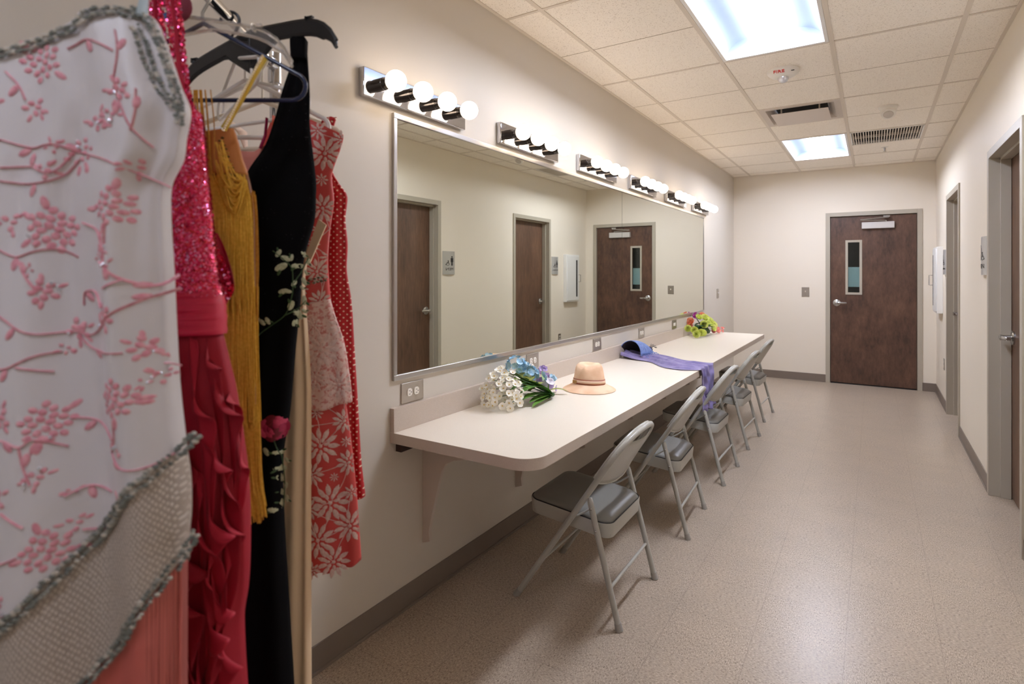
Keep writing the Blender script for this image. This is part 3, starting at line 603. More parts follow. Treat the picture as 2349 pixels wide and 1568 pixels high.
# -- felt hat
hc = V3(-1.335, 2.885, CU); T = Thing('felt_hat', 'tan felt hat with a pinched crown and brown ribbon band on the counter', 'hat', hc)
m = M('tan_felt', (236, 200, 166), .9); n = m.noise(m.co(), 14, 3); m.col(m.ramp(n, [(.35, (228, 186, 150)), (.65, (240, 206, 174))])).bump(m.noise(m.co(), 500, 2), .2, .001); MAT['felt'] = m.m
def hatpt(u, prof):
    a = 2*pi*u; r, z = prof; return a, r, z
bp = [(.079, .040), (.088, .031), (.100, .024), (.120, .013), (.138, .005), (.146, .001), (.147, .003), (.138, .009), (.120, .017), (.100, .028), (.088, .036)]
T.part('brim', MB().loft([[(hc.x+r*cos(a), hc.y+r*1.0*sin(a), CU+z) for a in [2*pi*k/48 for k in range(48)]] for r, z in bp], cap=False), 'felt', smooth=80)
ca = radians(20)      # crease direction
def crown(u, v):
    a = 2*pi*u; prof = [(.086, .034), (.0855, .055), (.083, .075), (.079, .10), (.0745, .122), (.069, .136), (.056, .146), (.036, .148), (.016, .144), (.001, .142)]
    t = v*(len(prof)-1); i = min(len(prof)-2, int(t)); f_ = t-i; r = prof[i][0]*(1-f_)+prof[i+1][0]*f_; z = prof[i][1]*(1-f_)+prof[i+1][1]*f_
    x, y = r*cos(a)*1.02, r*sin(a)*.93; h = max(0, (z-.07)/.08)
    fr = cos(a-radians(-75)); y2 = y; pinch = 0
    for s in (-1, 1):
        d = sqrt((x-s*.034)**2+(y+.055)**2); pinch = max(pinch, math.exp(-(d/.026)**2))
    x -= math.copysign(.014*pinch*h, x) if abs(x) > .004 else 0; z -= .014*pinch*h+ .014*h*math.exp(-(x/.026)**2)*max(0, 1-r/.075)+.012*h*max(0, -y/.08)
    return (hc.x+x, hc.y+y, CU+z)
T.part('crown', MB().grid(crown, 48, 28, closeu=True), 'felt', smooth=80)
def band(z0, z1, r0, r1, mat, nm, org=None):
    return T.part(nm, MB().loft([[(hc.x+r*cos(a)*1.02, hc.y+r*sin(a)*.94, CU+z-.004*sin(a)) for a in [2*pi*k/48 for k in range(48)]] for r, z in ((r0, z0), (r1, z1))], cap=False), mat, solid=.0012)
band(.034, .062, .0885, .0862, M('brown_ribbon', (158, 92, 66), .6).m, 'ribbon_band'); band(.042, .056, .0895, .0882, M('pale_leather_strap', (226, 196, 166), .5).m, 'strap')
T.part('buckle', MB().loft([[(hc.x+a_*1.0, y_, CU+.049+b_) for a_, b_ in rrect(-.052, 0, .012, .009, .003)] for y_ in (hc.y-.068, hc.y-.078)]), M('brass_buckle', (190, 150, 90), .35, .8).m)
# -- blue suede half shell and scarf
mc = V3(-1.56, 4.18, CU); T = Thing('mask', 'blue suede half shell mask with blue laces resting on the purple scarf', 'mask', mc)
def shell(u, v):
    y = 4.09+.33*v; a = pi*(.02+.96*u); r = .090*(1-.12*v-.45*v**3); hh = .122*(1-.15*v-.72*v**2.6)
    return (mc.x+r*cos(a)+.035*v, y+.03*sin(a)*(1-v)+.0*u, CU+.011+hh*sin(a)**.85)
T.part('shell', MB().grid(shell, 28, 20), cmat('blue_suede', (100, 120, 176), (128, 148, 198), .85, 60), smooth=80, solid=.003)
T.part('lining', MB().grid(lambda u, v: (V3(*shell(u, v*.98+.01))-V3(mc.x, 4.2, CU)).xyz*.955+V3(mc.x, 4.2, CU), 28, 20), M('dark_lining', (52, 44, 52), .8).m, smooth=80)
mb = MB(); y = 4.40
T.part('knot', MB().lathe([(.0005, -.02), (.022, -.012), (.03, .004), (.022, .03), (.0005, .04)], (mc.x+.045, 4.40, CU+.032), 'y', 14), M('navy_gathered_fabric', (50, 56, 92), .8).m)
for k in range(7):
    y = 4.08+.04*k; x = mc.x+.093; P = [(x, y, CU+.045), (x+.02, y+.01, CU+.05-.004*k), (x+.035, y+.03, CU+.024), (x+.022, y+.05, CU+.016), (x+.05+.005*(k % 3), y+.03*(-1)**k, CU+.015)]
    T.part('lace', MB().tube(P, .0022, 6), M('blue_cord', (116, 144, 204), .7).m)
for k in range(6):
    a = radians(-40+26*k); c = V3(mc.x+.05, 4.41, CU+.035); T.part('lace_end', MB().tube([c, c+V3(.02*cos(a), .02, .02+.018*abs(sin(a))), c+V3(.045*cos(a), .04, .012+.03*max(0, sin(a)))], .0018, 6), 'black')
T = Thing('scarf', 'sheer purple scarf trailing across the counter and hanging over its front edge', 'scarf', (-1.3, 4.05, CU))
up = [(0, -1.615, 4.29), (.16, -1.50, 4.36), (.34, -1.30, 4.29), (.50, -1.143, 4.205), (.62, -.976, 4.185)]; lo = [(0, -1.62, 4.06), (.10, -1.52, 4.03), (.25, -1.36, 3.985), (.38, -1.23, 3.83), (.50, -1.10, 3.775), (.62, -.976, 3.83)]
def scarf(u, v):
    s = v; wob = .007*sin(7*u*pi+5*s)+.005*sin(13*u*pi-9*s+1)+.004*sin(23*u*pi+9*s)+.004*sin(6*u+14*s)
    if s < .62:
        x = pl([(a, b) for a, b, c in up], s)*u+pl([(a, b) for a, b, c in lo], s)*(1-u); y = pl([(a, c) for a, b, c in up], s)*u+pl([(a, c) for a, b, c in lo], s)*(1-u)
        e = min(1, 4*min(u, 1-u)+.1); bunch = .018*math.exp(-(s/.10)**2)*(1+sin(17*u)); edge = max(0, (s-.55)/.07); z = CU+.003+(.011+wob)*e*(1-.6*edge)+bunch
        return (x+.004*sin(20*u+3), y, max(CU+.0015, z))
    t = (s-.62)/.38; drop = .285*t; c = .0
    x = -.970+.008*min(1, t*6)+(wob*1.5+.004*sin(12*pi*u)); x = max(-.974 + .006*min(1, t*8), x)
    z = CU+.006-.008*min(1, t*12)-drop+.012*sin(7*u)*t; yw = 1-.28*t-.12*min(1, t*5)*(1-t)
    yc = 4.01+.02*t; y = yc+(3.83+(4.185-3.83)*u-4.01)*yw+.006*sin(18*t+9*u)
    if t > .85 and False: pass
    return (x, y, z)
m = M('purple_chiffon', (128, 116, 166), .7, Sheen_Weight=.3); n = m.noise(m.co('Object', (1, 1, 1)), 18, 3); m.col(m.ramp(n, [(.35, (112, 102, 152)), (.65, (142, 130, 176))])); MAT['scarf'] = m.m
T.part('cloth', MB().grid(scarf, 90, 130), 'scarf', smooth=80, solid=.0012)
# -- lime and pink bouquet
T = Thing('flower_bouquet', 'artificial bouquet of lime roses with coral, pink and magenta blooms at the far counter end', 'flowers', (-1.5, 6.0, CU))
def rose(c, nrm, r, mat):
    mb = MB(); 
    for q, (rr, n_, cu) in enumerate(((1., 6, .55), (.82, 6, .95), (.62, 5, 1.5), (.4, 4, 2.4), (.24, 3, 4.))): petal_flower(mb, Vector(c)-Vector(nrm).normalized()*r*.10*q, nrm, r*rr, n_, cu, 1.15, tw=q*.7)
    T.part('rose', mb, mat)
core = V3(-1.50, 6.03, CU+.08)
for c, r, mt in [((-1.60, 5.85, .080), .040, 'rose_y'), ((-1.53, 5.82, .068), .042, 'rose_y'), ((-1.49, 5.74, .040), .042, 'rose_y'), ((-1.46, 5.80, .050), .040, 'rose_y'), ((-1.45, 5.84, .045), .038, 'rose_y'), ((-1.47, 5.95, .118), .046, 'rose_y'), ((-1.53, 6.22, .160), .048, 'rose_y'), ((-1.49, 6.26, .130), .044, 'rose_y'), ((-1.47, 6.12, .108), .042, 'rose_y'), ((-1.45, 6.26, .090), .044, 'rose_y'), ((-1.43, 6.15, .068), .040, 'rose_y'), ((-1.56, 6.12, .170), .040, 'rose_y'),
                 ((-1.56, 6.24, .185), .040, 'rose_o'), ((-1.62, 6.02, .135), .044, 'rose_o'), ((-1.62, 6.0, .095), .034, 'rose_o')]:
    p = V3(c[0], c[1], CU+c[2]); d = (p-core).normalized()*.45+V3(.45, -.75, .30); rose(p, d, r*1.05, mt)
for k in range(13):
    p = V3(-1.40+rnd.uniform(-.04, .03), 6.27+rnd.uniform(-.09, .08), CU+.02+rnd.random()*.06); mb = MB(); petal_flower(mb, p, (rnd.uniform(-.3, 1), rnd.uniform(-1, .6), rnd.random()), .026, 6, .6, .8, rings=2); T.part('pink_bloom', mb, 'rose_p')
for k in range(9):
    d = V3(rnd.uniform(-1, 1), rnd.uniform(-1, .5), rnd.uniform(-.6, 1)).normalized(); mb = MB(); petal_flower(mb, V3(-1.60, 6.18, CU+.19)+d*.024, d, .022, 6, .5, .9, rings=2); T.part('magenta_bloom', mb, 'rose_m')
for k in range(44):
    a = rnd.uniform(0, 2*pi); p0 = core+V3(rnd.uniform(-.06, .06), rnd.uniform(-.12, .12), rnd.uniform(-.05, .04)); d = V3(cos(a)*.6+.25, sin(a), rnd.uniform(-.5, .7)); d = d.normalized()*rnd.uniform(.05, .10); p1 = p0+d; p1.z = max(CU+.004, p1.z); p1.x = max(-1.63, p1.x); mb = MB(); leaf(mb, p0, p1, .05, .004, .15); T.part('leaf', mb, 'leafd')
T.part('stem_bundle', MB().tube([core+V3(0, -.12, -.05), core, core+V3(.02, .14, -.05)], [.02, .045, .025], 10), 'leafd')
WV=[[(-0.688,1.585), (-0.653,1.576), (-0.618,1.579), (-0.589,1.570), (-0.542,1.556), (-0.480,1.526)],
 [(-0.688,1.547), (-0.653,1.550), (-0.624,1.541), (-0.600,1.567)],
 [(-0.688,1.529), (-0.641,1.526), (-0.612,1.538), (-0.592,1.561)],
 [(-0.539,1.673), (-0.530,1.638), (-0.512,1.602), (-0.495,1.579)],
 [(-0.542,1.737), (-0.536,1.708), (-0.538,1.673)],
 [(-0.606,1.711), (-0.577,1.723), (-0.542,1.708)],
 [(-0.688,1.679), (-0.671,1.661), (-0.662,1.641)],
 [(-0.583,1.474), (-0.556,1.462), (-0.542,1.438), (-0.539,1.415), (-0.521,1.397), (-0.495,1.389), (-0.468,1.403)],
 [(-0.539,1.479), (-0.539,1.444)],
 [(-0.688,1.438), (-0.665,1.427), (-0.624,1.438), (-0.594,1.427)],
 [(-0.665,1.427), (-0.650,1.403), (-0.635,1.380)],
 [(-0.688,1.353), (-0.659,1.333), (-0.635,1.324), (-0.600,1.326), (-0.577,1.321), (-0.548,1.336), (-0.524,1.356), (-0.495,1.374), (-0.467,1.384)],
 [(-0.586,1.362), (-0.583,1.380), (-0.565,1.380), (-0.548,1.359)],
 [(-0.688,1.279), (-0.665,1.280), (-0.635,1.295), (-0.612,1.299)],
 [(-0.653,1.281), (-0.618,1.273)],
 [(-0.594,1.321), (-0.571,1.301), (-0.518,1.299)],
 [(-0.486,1.280), (-0.466,1.276)],
 [(-0.688,1.186), (-0.665,1.186), (-0.644,1.178), (-0.630,1.186), (-0.600,1.172)],
 [(-0.600,1.210), (-0.571,1.204), (-0.551,1.192), (-0.536,1.181)],
 [(-0.530,1.210), (-0.531,1.181), (-0.539,1.163), (-0.521,1.145), (-0.489,1.145), (-0.468,1.157)],
 [(-0.644,1.178), (-0.638,1.151), (-0.630,1.128)],
 [(-0.600,1.107), (-0.577,1.116), (-0.548,1.106)],
 [(-0.688,1.028), (-0.665,1.028), (-0.641,1.037)],
 [(-0.665,1.093), (-0.635,1.075)],
 [(-0.676,0.940), (-0.662,0.964)],
 [(-0.583,1.058), (-0.553,1.055), (-0.545,1.066)],
 [(-0.735,1.579), (-0.688,1.585)],
 [(-0.741,1.444), (-0.688,1.438)],
 [(-0.729,1.345), (-0.688,1.353)],
 [(-0.723,1.181), (-0.688,1.186)],
 [(-0.539,1.415), (-0.553,1.421)],
 [(-0.521,1.397), (-0.542,1.386)],
 [(-0.509,1.655), (-0.507,1.626), (-0.512,1.597)]]
WF=[(-0.641,1.693,0.027,14), (-0.530,1.652,0.015,7), (-0.562,1.611,0.015,6), (-0.535,1.494,0.025,15), (-0.621,1.465,0.029,18), (-0.530,1.238,0.026,17), (-0.621,1.207,0.026,17), (-0.612,1.040,0.026,16), (-0.672,1.216,0.015,7), (-0.650,1.632,0.014,6), (-0.630,1.381,0.015,8), (-0.500,1.304,0.015,8), (-0.542,1.349,0.015,8), (-0.676,1.110,0.016,8), (-0.589,1.570,0.020,10), (-0.618,1.576,0.009,4), (-0.676,1.474,0.013,5), (-0.625,1.137,0.012,5), (-0.512,1.550,0.011,4), (-0.594,1.327,0.015,7), (-0.609,1.304,0.008,3), (-0.668,0.975,0.012,4), (-0.539,1.415,0.008,3), (-0.551,1.427,0.008,3), (-0.486,1.263,0.011,4), (-0.498,1.257,0.007,2), (-0.630,1.544,0.012,4), (-0.542,1.620,0.012,5), (-0.723,1.632,0.023,12), (-0.723,1.497,0.023,12), (-0.729,1.245,0.023,12), (-0.723,1.362,0.018,8), (-0.530,1.169,0.007,2), (-0.592,1.110,0.007,2), (-0.545,1.438,0.007,3), (-0.530,1.093,0.012,4), (-0.589,1.069,0.011,4), (-0.644,1.409,0.006,2)]
BL=[(-0.495,1.448,0.016,-60), (-0.481,1.437,0.019,20), (-0.469,1.439,0.013,-80), (-0.448,1.446,0.013,70), (-0.459,1.421,0.019,180), (-0.490,1.419,0.024,150), (-0.448,1.388,0.017,60), (-0.465,1.384,0.013,120), (-0.476,1.367,0.013,190), (-0.452,1.374,0.011,40), (-0.471,1.337,0.019,-70), (-0.448,1.347,0.019,85), (-0.485,1.367,0.019,170), (-0.459,1.317,0.022,60), (-0.465,1.299,0.015,100), (-0.448,1.324,0.013,30), (-0.541,1.305,0.017,150), (-0.527,1.302,0.015,40), (-0.516,1.305,0.015,60), (-0.545,1.314,0.013,180), (-0.520,1.028,0.017,60), (-0.499,1.023,0.017,20), (-0.496,0.988,0.020,200), (-0.485,1.003,0.013,50), (-0.498,0.967,0.017,250), (-0.487,0.949,0.013,280), (-0.495,0.935,0.013,250), (-0.485,0.921,0.015,80), (-0.495,0.912,0.015,260), (-0.506,0.904,0.019,200), (-0.439,1.430,0.013,100), (-0.444,1.407,0.011,60)]
BS=[[(-0.506,1.453), (-0.485,1.435), (-0.469,1.416), (-0.467,1.384), (-0.469,1.356), (-0.481,1.319), (-0.508,1.296), (-0.532,1.277), (-0.543,1.263)], [(-0.439,1.439), (-0.453,1.411), (-0.465,1.384)], [(-0.444,1.347), (-0.465,1.326), (-0.481,1.317)], [(-0.504,1.051), (-0.495,1.004), (-0.490,0.958), (-0.492,0.903)]]
LF=[(-0.457,1.698,0.043), (-0.475,1.753,0.023), (-0.420,1.732,0.026), (-0.462,1.564,0.036), (-0.430,1.540,0.017), (-0.475,1.410,0.032), (-0.450,1.444,0.021), (-0.486,1.476,0.019), (-0.468,1.338,0.028), (-0.460,1.221,0.045), (-0.414,1.279,0.034), (-0.481,1.279,0.023), (-0.475,1.155,0.034), (-0.418,1.136,0.036), (-0.492,1.104,0.023), (-0.464,0.987,0.045), (-0.409,1.045,0.030), (-0.500,1.035,0.021), (-0.441,0.849,0.047), (-0.486,0.918,0.032), (-0.398,0.944,0.032), (-0.471,0.758,0.045), (-0.395,0.790,0.040), (-0.433,0.705,0.040), (-0.492,0.833,0.028), (-0.392,0.870,0.021), (-0.486,0.684,0.023)]

# ================================================================ clothes rack and costumes (local axes: x across, y along the rack, z up)
RL = lambda d: -.633-.065*(d-1.2); RZ = 1.98
def P3(L, D, z): return Vector((L, D, z))
T = Thing('clothes_rack', 'chrome rolling garment rack beside the left wall', 'clothes rack', (RL(.9), .93, 0), YAW); d0, d1 = .28, 1.565
T.part('rail', MB().tube([P3(RL(d0), d0, RZ), P3(RL(d1), d1, RZ)], .0125, 20), 'chrome')
for d in (d0, d1):
    T.part('post', MB().tube([P3(RL(d), d, .12), P3(RL(d), d, RZ+.03)], .0135, 20), 'chrome')
    T.part('connector', MB().tube([P3(RL(d), d-.04 if d > 1 else d+.04, RZ), P3(RL(d), d, RZ)], .018, 16).tube([P3(RL(d), d, RZ-.05), P3(RL(d), d, RZ+.032)], .018, 16), 'chrome')
    b = T.part('foot_bar', MB().tube([P3(RL(d)-.21, d, .11), P3(RL(d)+.21, d, .11)], .0135, 14), 'chrome')
    for s in (-1, 1):
        c = P3(RL(d)+s*.195, d, 0); T.part('caster', MB().lathe([(.012, -.012), (.025, -.01), (.025, .01), (.012, .012)], (c.x, c.y, .025), 'y', 18).tube([c+P3(0, 0, .03), c+P3(0, 0, .10)], .006, 8), 'black', b)
T.part('base_rail', MB().tube([P3(RL(d0), d0, .13), P3(RL(d1), d1, .13)], .0125, 14), 'chrome')
m = M('clear_plastic', (235, 232, 228), .06, 0, Transmission_Weight=.92, IOR=1.3); MAT['clear'] = m.m
MAT['navy'] = M('navy_plastic', (24, 34, 66), .22).m; MAT['hangw'] = M('white_hanger_plastic', (230, 226, 220), .3).m; MAT['hangb'] = M('black_hanger_plastic', (12, 13, 18), .36).m
def rotL(c, a):      # rotate about the hook axis at c
    ca_, sa_ = cos(a), sin(a); return lambda L, D, z: (c[0]+(L-c[0])*ca_-(D-c[1])*sa_, c[1]+(L-c[0])*sa_+(D-c[1])*ca_, z)
def hook_pts(L, D, zr, zb):
    r = .021; return [(L+r*cos(a), D, zr+r*sin(a)) for a in [radians(q) for q in range(-20, 200, 20)]][::-1][0:0]+[(L-r*cos(radians(q)), D, zr-.004+r*sin(radians(q))) for q in range(-10, 200, 15)]+[(L+.010, D, zr-.028), (L, D, zr-.045), (L, D, zb)]
def tube_hanger(D, zap, zbar, hw, mat, label, a=0., rr=.0045, notch=False, tilt=0., dz=0):
    L = RL(D); T = Thing('clothes_hanger', label, 'clothes hanger', (L, D, RZ), YAW); R = rotL((L, D), a); r = rr
    T.part('hook', xf(MB().tube(hook_pts(L, D, RZ, zap), .0032 if mat != 'clear' else .003, 10), R), 'satin' if mat == 'navy' else mat)
    c = .028; zb = zbar; tl = lambda x: zb+c-0 ; pts = [(L, D, zap)]
    def corner(s):
        xs = L+s*(hw); o = []
        for q in range(0, 9):
            t = radians(52-142*q/8); o.append((xs-s*c+s*c*cos(t), D, zb+c+c*sin(t)))
        return o
    R_ = corner(1); L_ = corner(-1)[::-1]
    frame = [(L, D, zap)]+R_+[((L+L)/2, D, zb)]+L_+[(L, D, zap)]
    T.part('frame', xf(xf(MB().tube(frame, r, 12), lambda x, y, z: (x, y, z+(x-L)*tilt)), R), mat)
    if notch:
        for s in (-1, 1): T.part('strap_hook', xf(MB().tube([(L+s*hw*.66, D, zap-(zap-zb)*.60), (L+s*hw*.69, D, zap-(zap-zb)*.60-.03), (L+s*hw*.74, D, zap-(zap-zb)*.60-.028)], .003, 8), R), mat)
    return T
tube_hanger(1.15, 1.915, 1.757, .210, 'navy', 'navy blue tubular hanger holding the mustard fringe costume')
tube_hanger(1.315, 1.905, 1.800, .205, 'hangw', 'white plastic hanger behind the black molded hanger', radians(-52), .004, True)
tube_hanger(1.365, 1.872, 1.765, .200, 'hangw', 'white plastic hanger lower on the rail with blue tape on its hook', radians(-24), .0045)
tube_hanger(1.415, 1.885, 1.745, .185, 'hangw', 'white plastic hanger holding the lace dress', radians(4), .006)
tube_hanger(1.475, 1.855, 1.730, .205, M('cream_hanger_plastic', (226, 216, 196), .35).m, 'cream plastic hanger of the red polka dot dress', 0, .006)
tube_hanger(.80, 1.90, 1.82, .2, 'hangw', 'white hanger carrying the white embroidered dress', radians(8), .005)
# clear plastic hanger: flat curved arms with a rib
def shaped_hanger(D, mat, label, a, hw, zc, drop, thick, body, up_=.0, wd=.026, tilt=0., shift=0.):
    Lh = RL(D); L = Lh+shift; T = Thing('clothes_hanger', label, 'clothes hanger', (L, D, RZ), YAW); R = rotL((L, D), a)
    T.part('hook', xf(MB().tube(hook_pts(Lh, D, RZ, zc)[:-1]+[(L, D, zc-.02)], .0035, 10), lambda x, y, z: (x, y, z)), 'satin' if mat == 'clear' else mat)
    def edge(t, s): return (L+s*hw*t, zc-drop*(.42*t+.75*t**8)+tilt*s*hw*t)
    mb = MB()
    for s in (-1, 1):
        lo_ = []
        for k in range(17):
            t = k/16; x, z = edge(t, s); w_ = (body+(wd-body)*min(1, t*3.2))*(1 if t < .9 else 1-.55*((t-.9)/.1)); q = [(x, D-thick/2, z), (x, D+thick/2, z), (x, D+thick/2, z-w_), (x, D-thick/2, z-w_)]; lo_.append(q)
        mb.loft(lo_)
        for k in range(1, 17):   # top flange
            pass
    T.part('arms', xf(mb, R), mat, bevel=.002, smooth=60)
    mb = MB()
    for s in (-1, 1):
        for off in (0, 1):
            mb.tube([(edge(t/14, s)[0], D, edge(t/14, s)[1]-off*((body+(wd-body)*min(1, t/14*3.2))*(1 if t < 13 else .5))) for t in range(15)], .0042 if mat != 'clear' else .003, 8)
    T.part('rim', xf(mb, R), mat)
    for s in (-1, 1):
        x, z = edge(.72, s); T.part('strap_notch', xf(MB().box(x-.014, x-.010, D-.006, D+.006, z-.002, z+.009).box(x-.010, x+.004, D-.004, D+.004, z+.006, z+.009), R), mat, smooth=0)
    return T, edge, R
shaped_hanger(1.05, 'clear', 'clear plastic molded hanger above the navy hanger', radians(0), .215, 1.885, .075, .006, .04, wd=.018)
shaped_hanger(1.28, 'hangb', 'black molded plastic hanger holding the black gown by one strap', radians(-22), .238, 1.955, .075, .010, .095, wd=.030, tilt=.12, shift=.048)
T = Thing('hanger_clip', 'maroon foam pad and blue clip on the rail near the sequin straps', 'clip', (-.60, 1.02, 1.88), YAW)
T.part('foam_pad', MB().sphere((-.60, 1.02, 1.885), .018, 14, 10, 0, (1.3, .6, 1.5)).sphere((-.618, 1.02, 1.91), .018, 14, 10, 0, (1.2, .6, 1.6)), M('maroon_foam', (120, 44, 60), .8).m)
T.part('blue_clip', MB().box(-.655, -.625, 1.03, 1.045, 1.868, 1.882), M('blue_plastic_clip', (44, 96, 140), .3).m, bevel=.003)

def garment(T, name, mat, right, left, top, bot, D0, th, fold=None, nu=150, nv=100, pw=.7, solid=.001, label=None, parent=None):
    """closed tube of cloth. right/left/th are (z, value) lists; top/bot are functions of n in -1..1 and side"""
    R_ = right if callable(right) else (lambda z: pl(right, z)); L_ = left if callable(left) else (lambda z: pl(left, z)); TH = th if callable(th) else (lambda z: pl(th, z)); FO = fold or (lambda a, z: 0.)
    def pt(u, v):
        a = 2*pi*u; n = cos(a); fr = sin(a) > 0; z0 = top(n, fr); z1 = bot(n, fr); z = z0+(z1-z0)*v; r, l = R_(z), L_(z)
        sn = abs(sin(a))**pw*(1 if fr else -1); return (( r+l)/2+(r-l)/2*n, D0-TH(z)*sn+FO(a, z)*abs(sin(a))**.5, z)
    mb = MB().grid(pt, nu, nv, closeu=True); mb.uv = [(p[0], p[2]) for p in mb.v]
    o = T.part(name, mb, mat, parent, smooth=85, solid=solid, label=label)
    def front(L, z):
        r, l = R_(z), L_(z); n = max(-.999, min(.999, (2*L-r-l)/(r-l))); a = math.acos(n); return D0-TH(z)*abs(sin(a))**pw+FO(a, z)*abs(sin(a))**.5
    return o, front
def clothmat(name, c, r=.5, weave=600, wst=.15, **k):
    m = M(name, c, r, **k); n = m.noise(m.co(), weave, 2); m.bump(n, wst, .0006); return m
def ellipse(mb, L, z, front, a, rx, rz, h=.0012, mi=0, n=10, off=.0008):
    ca_, sa_ = cos(a), sin(a); o = len(mb.v); vs = []
    for k in range(n):
        t = 2*pi*k/n; x, y = rx*cos(t), rz*sin(t); X, Z = L+x*ca_-y*sa_, z+x*sa_+y*ca_; vs.append((X, front(X, Z)-off, Z))
    for k in range(n):
        t = 2*pi*k/n; x, y = rx*.6*cos(t), rz*.6*sin(t); X, Z = L+x*ca_-y*sa_, z+x*sa_+y*ca_; vs.append((X, front(X, Z)-off-h, Z))
    vs.append((L, front(L, z)-off-h*1.2, z)); mb.add(vs, [(k, (k+1) % n, n+(k+1) % n, n+k) for k in range(n)]+[(n+k, n+(k+1) % n, 2*n) for k in range(n)], mi)
def vine(mb, pts, front, w_, mi=0, off=.001, n=6, flat=1.):
    P = []
    for i in range(len(pts)-1):
        p0 = pts[max(0, i-1)]; p1 = pts[i]; p2 = pts[i+1]; p3 = pts[min(len(pts)-1, i+2)]
        for k in range(5):
            t = k/5; f_ = lambda a, b, c, d: .5*((2*b)+(c-a)*t+(2*a-5*b+4*c-d)*t*t+(3*b-a-3*c+d)*t**3); P.append((f_(p0[0], p1[0], p2[0], p3[0]), f_(p0[1], p1[1], p2[1], p3[1])))
    P.append(pts[-1]); mb.tube([(x, front(x, z)-off, z) for x, z in P], w_, n, mi=mi, flat=flat)
def trim(T, name, pts, front, mats, r=.006, step=.0045, seed=1, parent=None, label=None):
    rr = random.Random(seed); mb = MB(); tot = 0
    for i in range(len(pts)-1):
        a, b = Vector((pts[i][0], pts[i][1])), Vector((pts[i+1][0], pts[i+1][1])); L = (b-a).length; n = max(1, int(L/step))
        for k in range(n):
            p = a+(b-a)*(k/n); d = (b-a)/L; s = (-1)**k; q = p+Vector((-d.y, d.x))*r*(.85*s+rr.uniform(-.3, .3)); f_ = front(q.x, q.y)
            mb.sphere((q.x, f_-.0035-rr.random()*.002, q.y), r*rr.uniform(.55, .9), 7, 5, rr.randrange(len(mats)), (1.2, .6, .8))
    return T.part(name, mb, mats, parent, label=label)
def fringe(T, name, mat, n, Lf, Df, z0f, z1f, r=.0011, seg=9, seed=2, sway=.004, parent=None):
    rr = random.Random(seed); mb = MB()
    for k in range(n):
        u = (k+rr.random())/n; z0 = z0f(u, rr); z1 = z1f(u, rr); ph = rr.random()*6; sw = sway*rr.uniform(.3, 1); dl = rr.uniform(-1, 1)*.004
        pts = [(Lf(u, z0+(z1-z0)*t)+sw*sin(ph+5*t)*t+dl*t, Df(u, z0+(z1-z0)*t)+sw*cos(ph*2+4*t)*t, z0+(z1-z0)*t) for t in [i/seg for i in range(seg+1)]]
        mb.tube(pts, r, 4, cap=False)
    return T.part(name, mb, mat, parent, kind='stuff', smooth=80)

# ---- white embroidered dress (nearest)
T = Thing('costume_dress', 'white satin dress embroidered with pink flowers, silver trim and coral fringe skirt, nearest the camera', 'dress', (-.62, .80, 1.2), YAW, 'costumes on the rack')
m = clothmat('white_satin', (208, 203, 204), .40, 500, .08, Sheen_Weight=.15); MAT['satinw'] = m.m
MAT['embp'] = cmat('pink_velvet_embroidery', (206, 134, 146), (222, 164, 172), .85, 120); MAT['gem'] = M('iridescent_stone', (235, 240, 250), .05, .6).m
for nm, c in (('s1', (122, 125, 119)), ('s2', (156, 155, 146)), ('s3', (196, 190, 178))): MAT[nm] = M('silver_trim_'+nm[1], c, .45, .3).m
WR = [(1.787, -.533), (1.763, -.505), (1.735, -.493), (1.70, -.481), (1.671, -.472), (1.638, -.460), (1.598, -.467), (1.568, -.472), (1.534, -.489), (1.494, -.492), (1.421, -.489), (1.257, -.482), (1.159, -.472), (1.105, -.465), (1.056, -.464), (1.018, -.467), (.85, -.464)]
WL = [(1.79, -.79), (1.6, -.80), (.8, -.86)]; WTH = [(1.8, .020), (1.7, .032), (1.3, .045), (.8, .055)]
wf = lambda a, z: (.006+.012*max(0, min(1, (1.7-z)/.4)))*sin(5.2*a+2.2*sin(z*2.1)+.6)+.007*sin(9.*a-z*1.6)*max(0, min(1, (1.78-z)/.2))+.004*sin(17*a+z*3)*max(0, 1-abs(z-1.5)/.4)
BT = [(-.86, .76), (-.759, .858), (-.688, .923), (-.635, .967), (-.589, 1.019), (-.553, 1.060), (-.512, 1.110), (-.486, 1.134), (-.440, 1.182)]
BB = [(-.86, .60), (-.70, .72), (-.60, .823), (-.571, .858), (-.524, .911), (-.495, .958), (-.471, .993), (-.440, 1.045)]
nk = [(-1, 1.69), (-.6, 1.70), (-.25, 1.712), (.0, 1.728), (.25, 1.748), (.42, 1.764), (.7, 1.768), (1, 1.768)]
Lof = lambda n: (-.467-.83)/2+(-.467+.83)/2*n
_, fw = garment(T, 'bodice', 'satinw', WR, WL, lambda n, fr: pl(nk, n)+(0 if fr or n > .2 else .030*min(1, (.2-n)*3)), lambda n, fr: pl(BT, Lof(n))-.006, .80, WTH, wf, 200, 150)
nb_, fb = garment(T, 'beaded_net_band', 'satinw', WR, WL, lambda n, fr: pl(BT, Lof(n))+.002, lambda n, fr: pl(BB, Lof(n)), .80, lambda z: pl(WTH, z)+.001, wf, 160, 60, label='grey beaded net band')
m = M('beaded_net', (158, 146, 134), .5); uv = m.co('UV', (150, 88, 1), (0, 0, radians(38))); vo = m.n('ShaderNodeTexVoronoi', voronoi_dimensions='2D'); vo.inputs['Randomness'].default_value = .25; vo.inputs['Scale'].default_value = 1.6; m.l(uv, vo.inputs['Vector'])
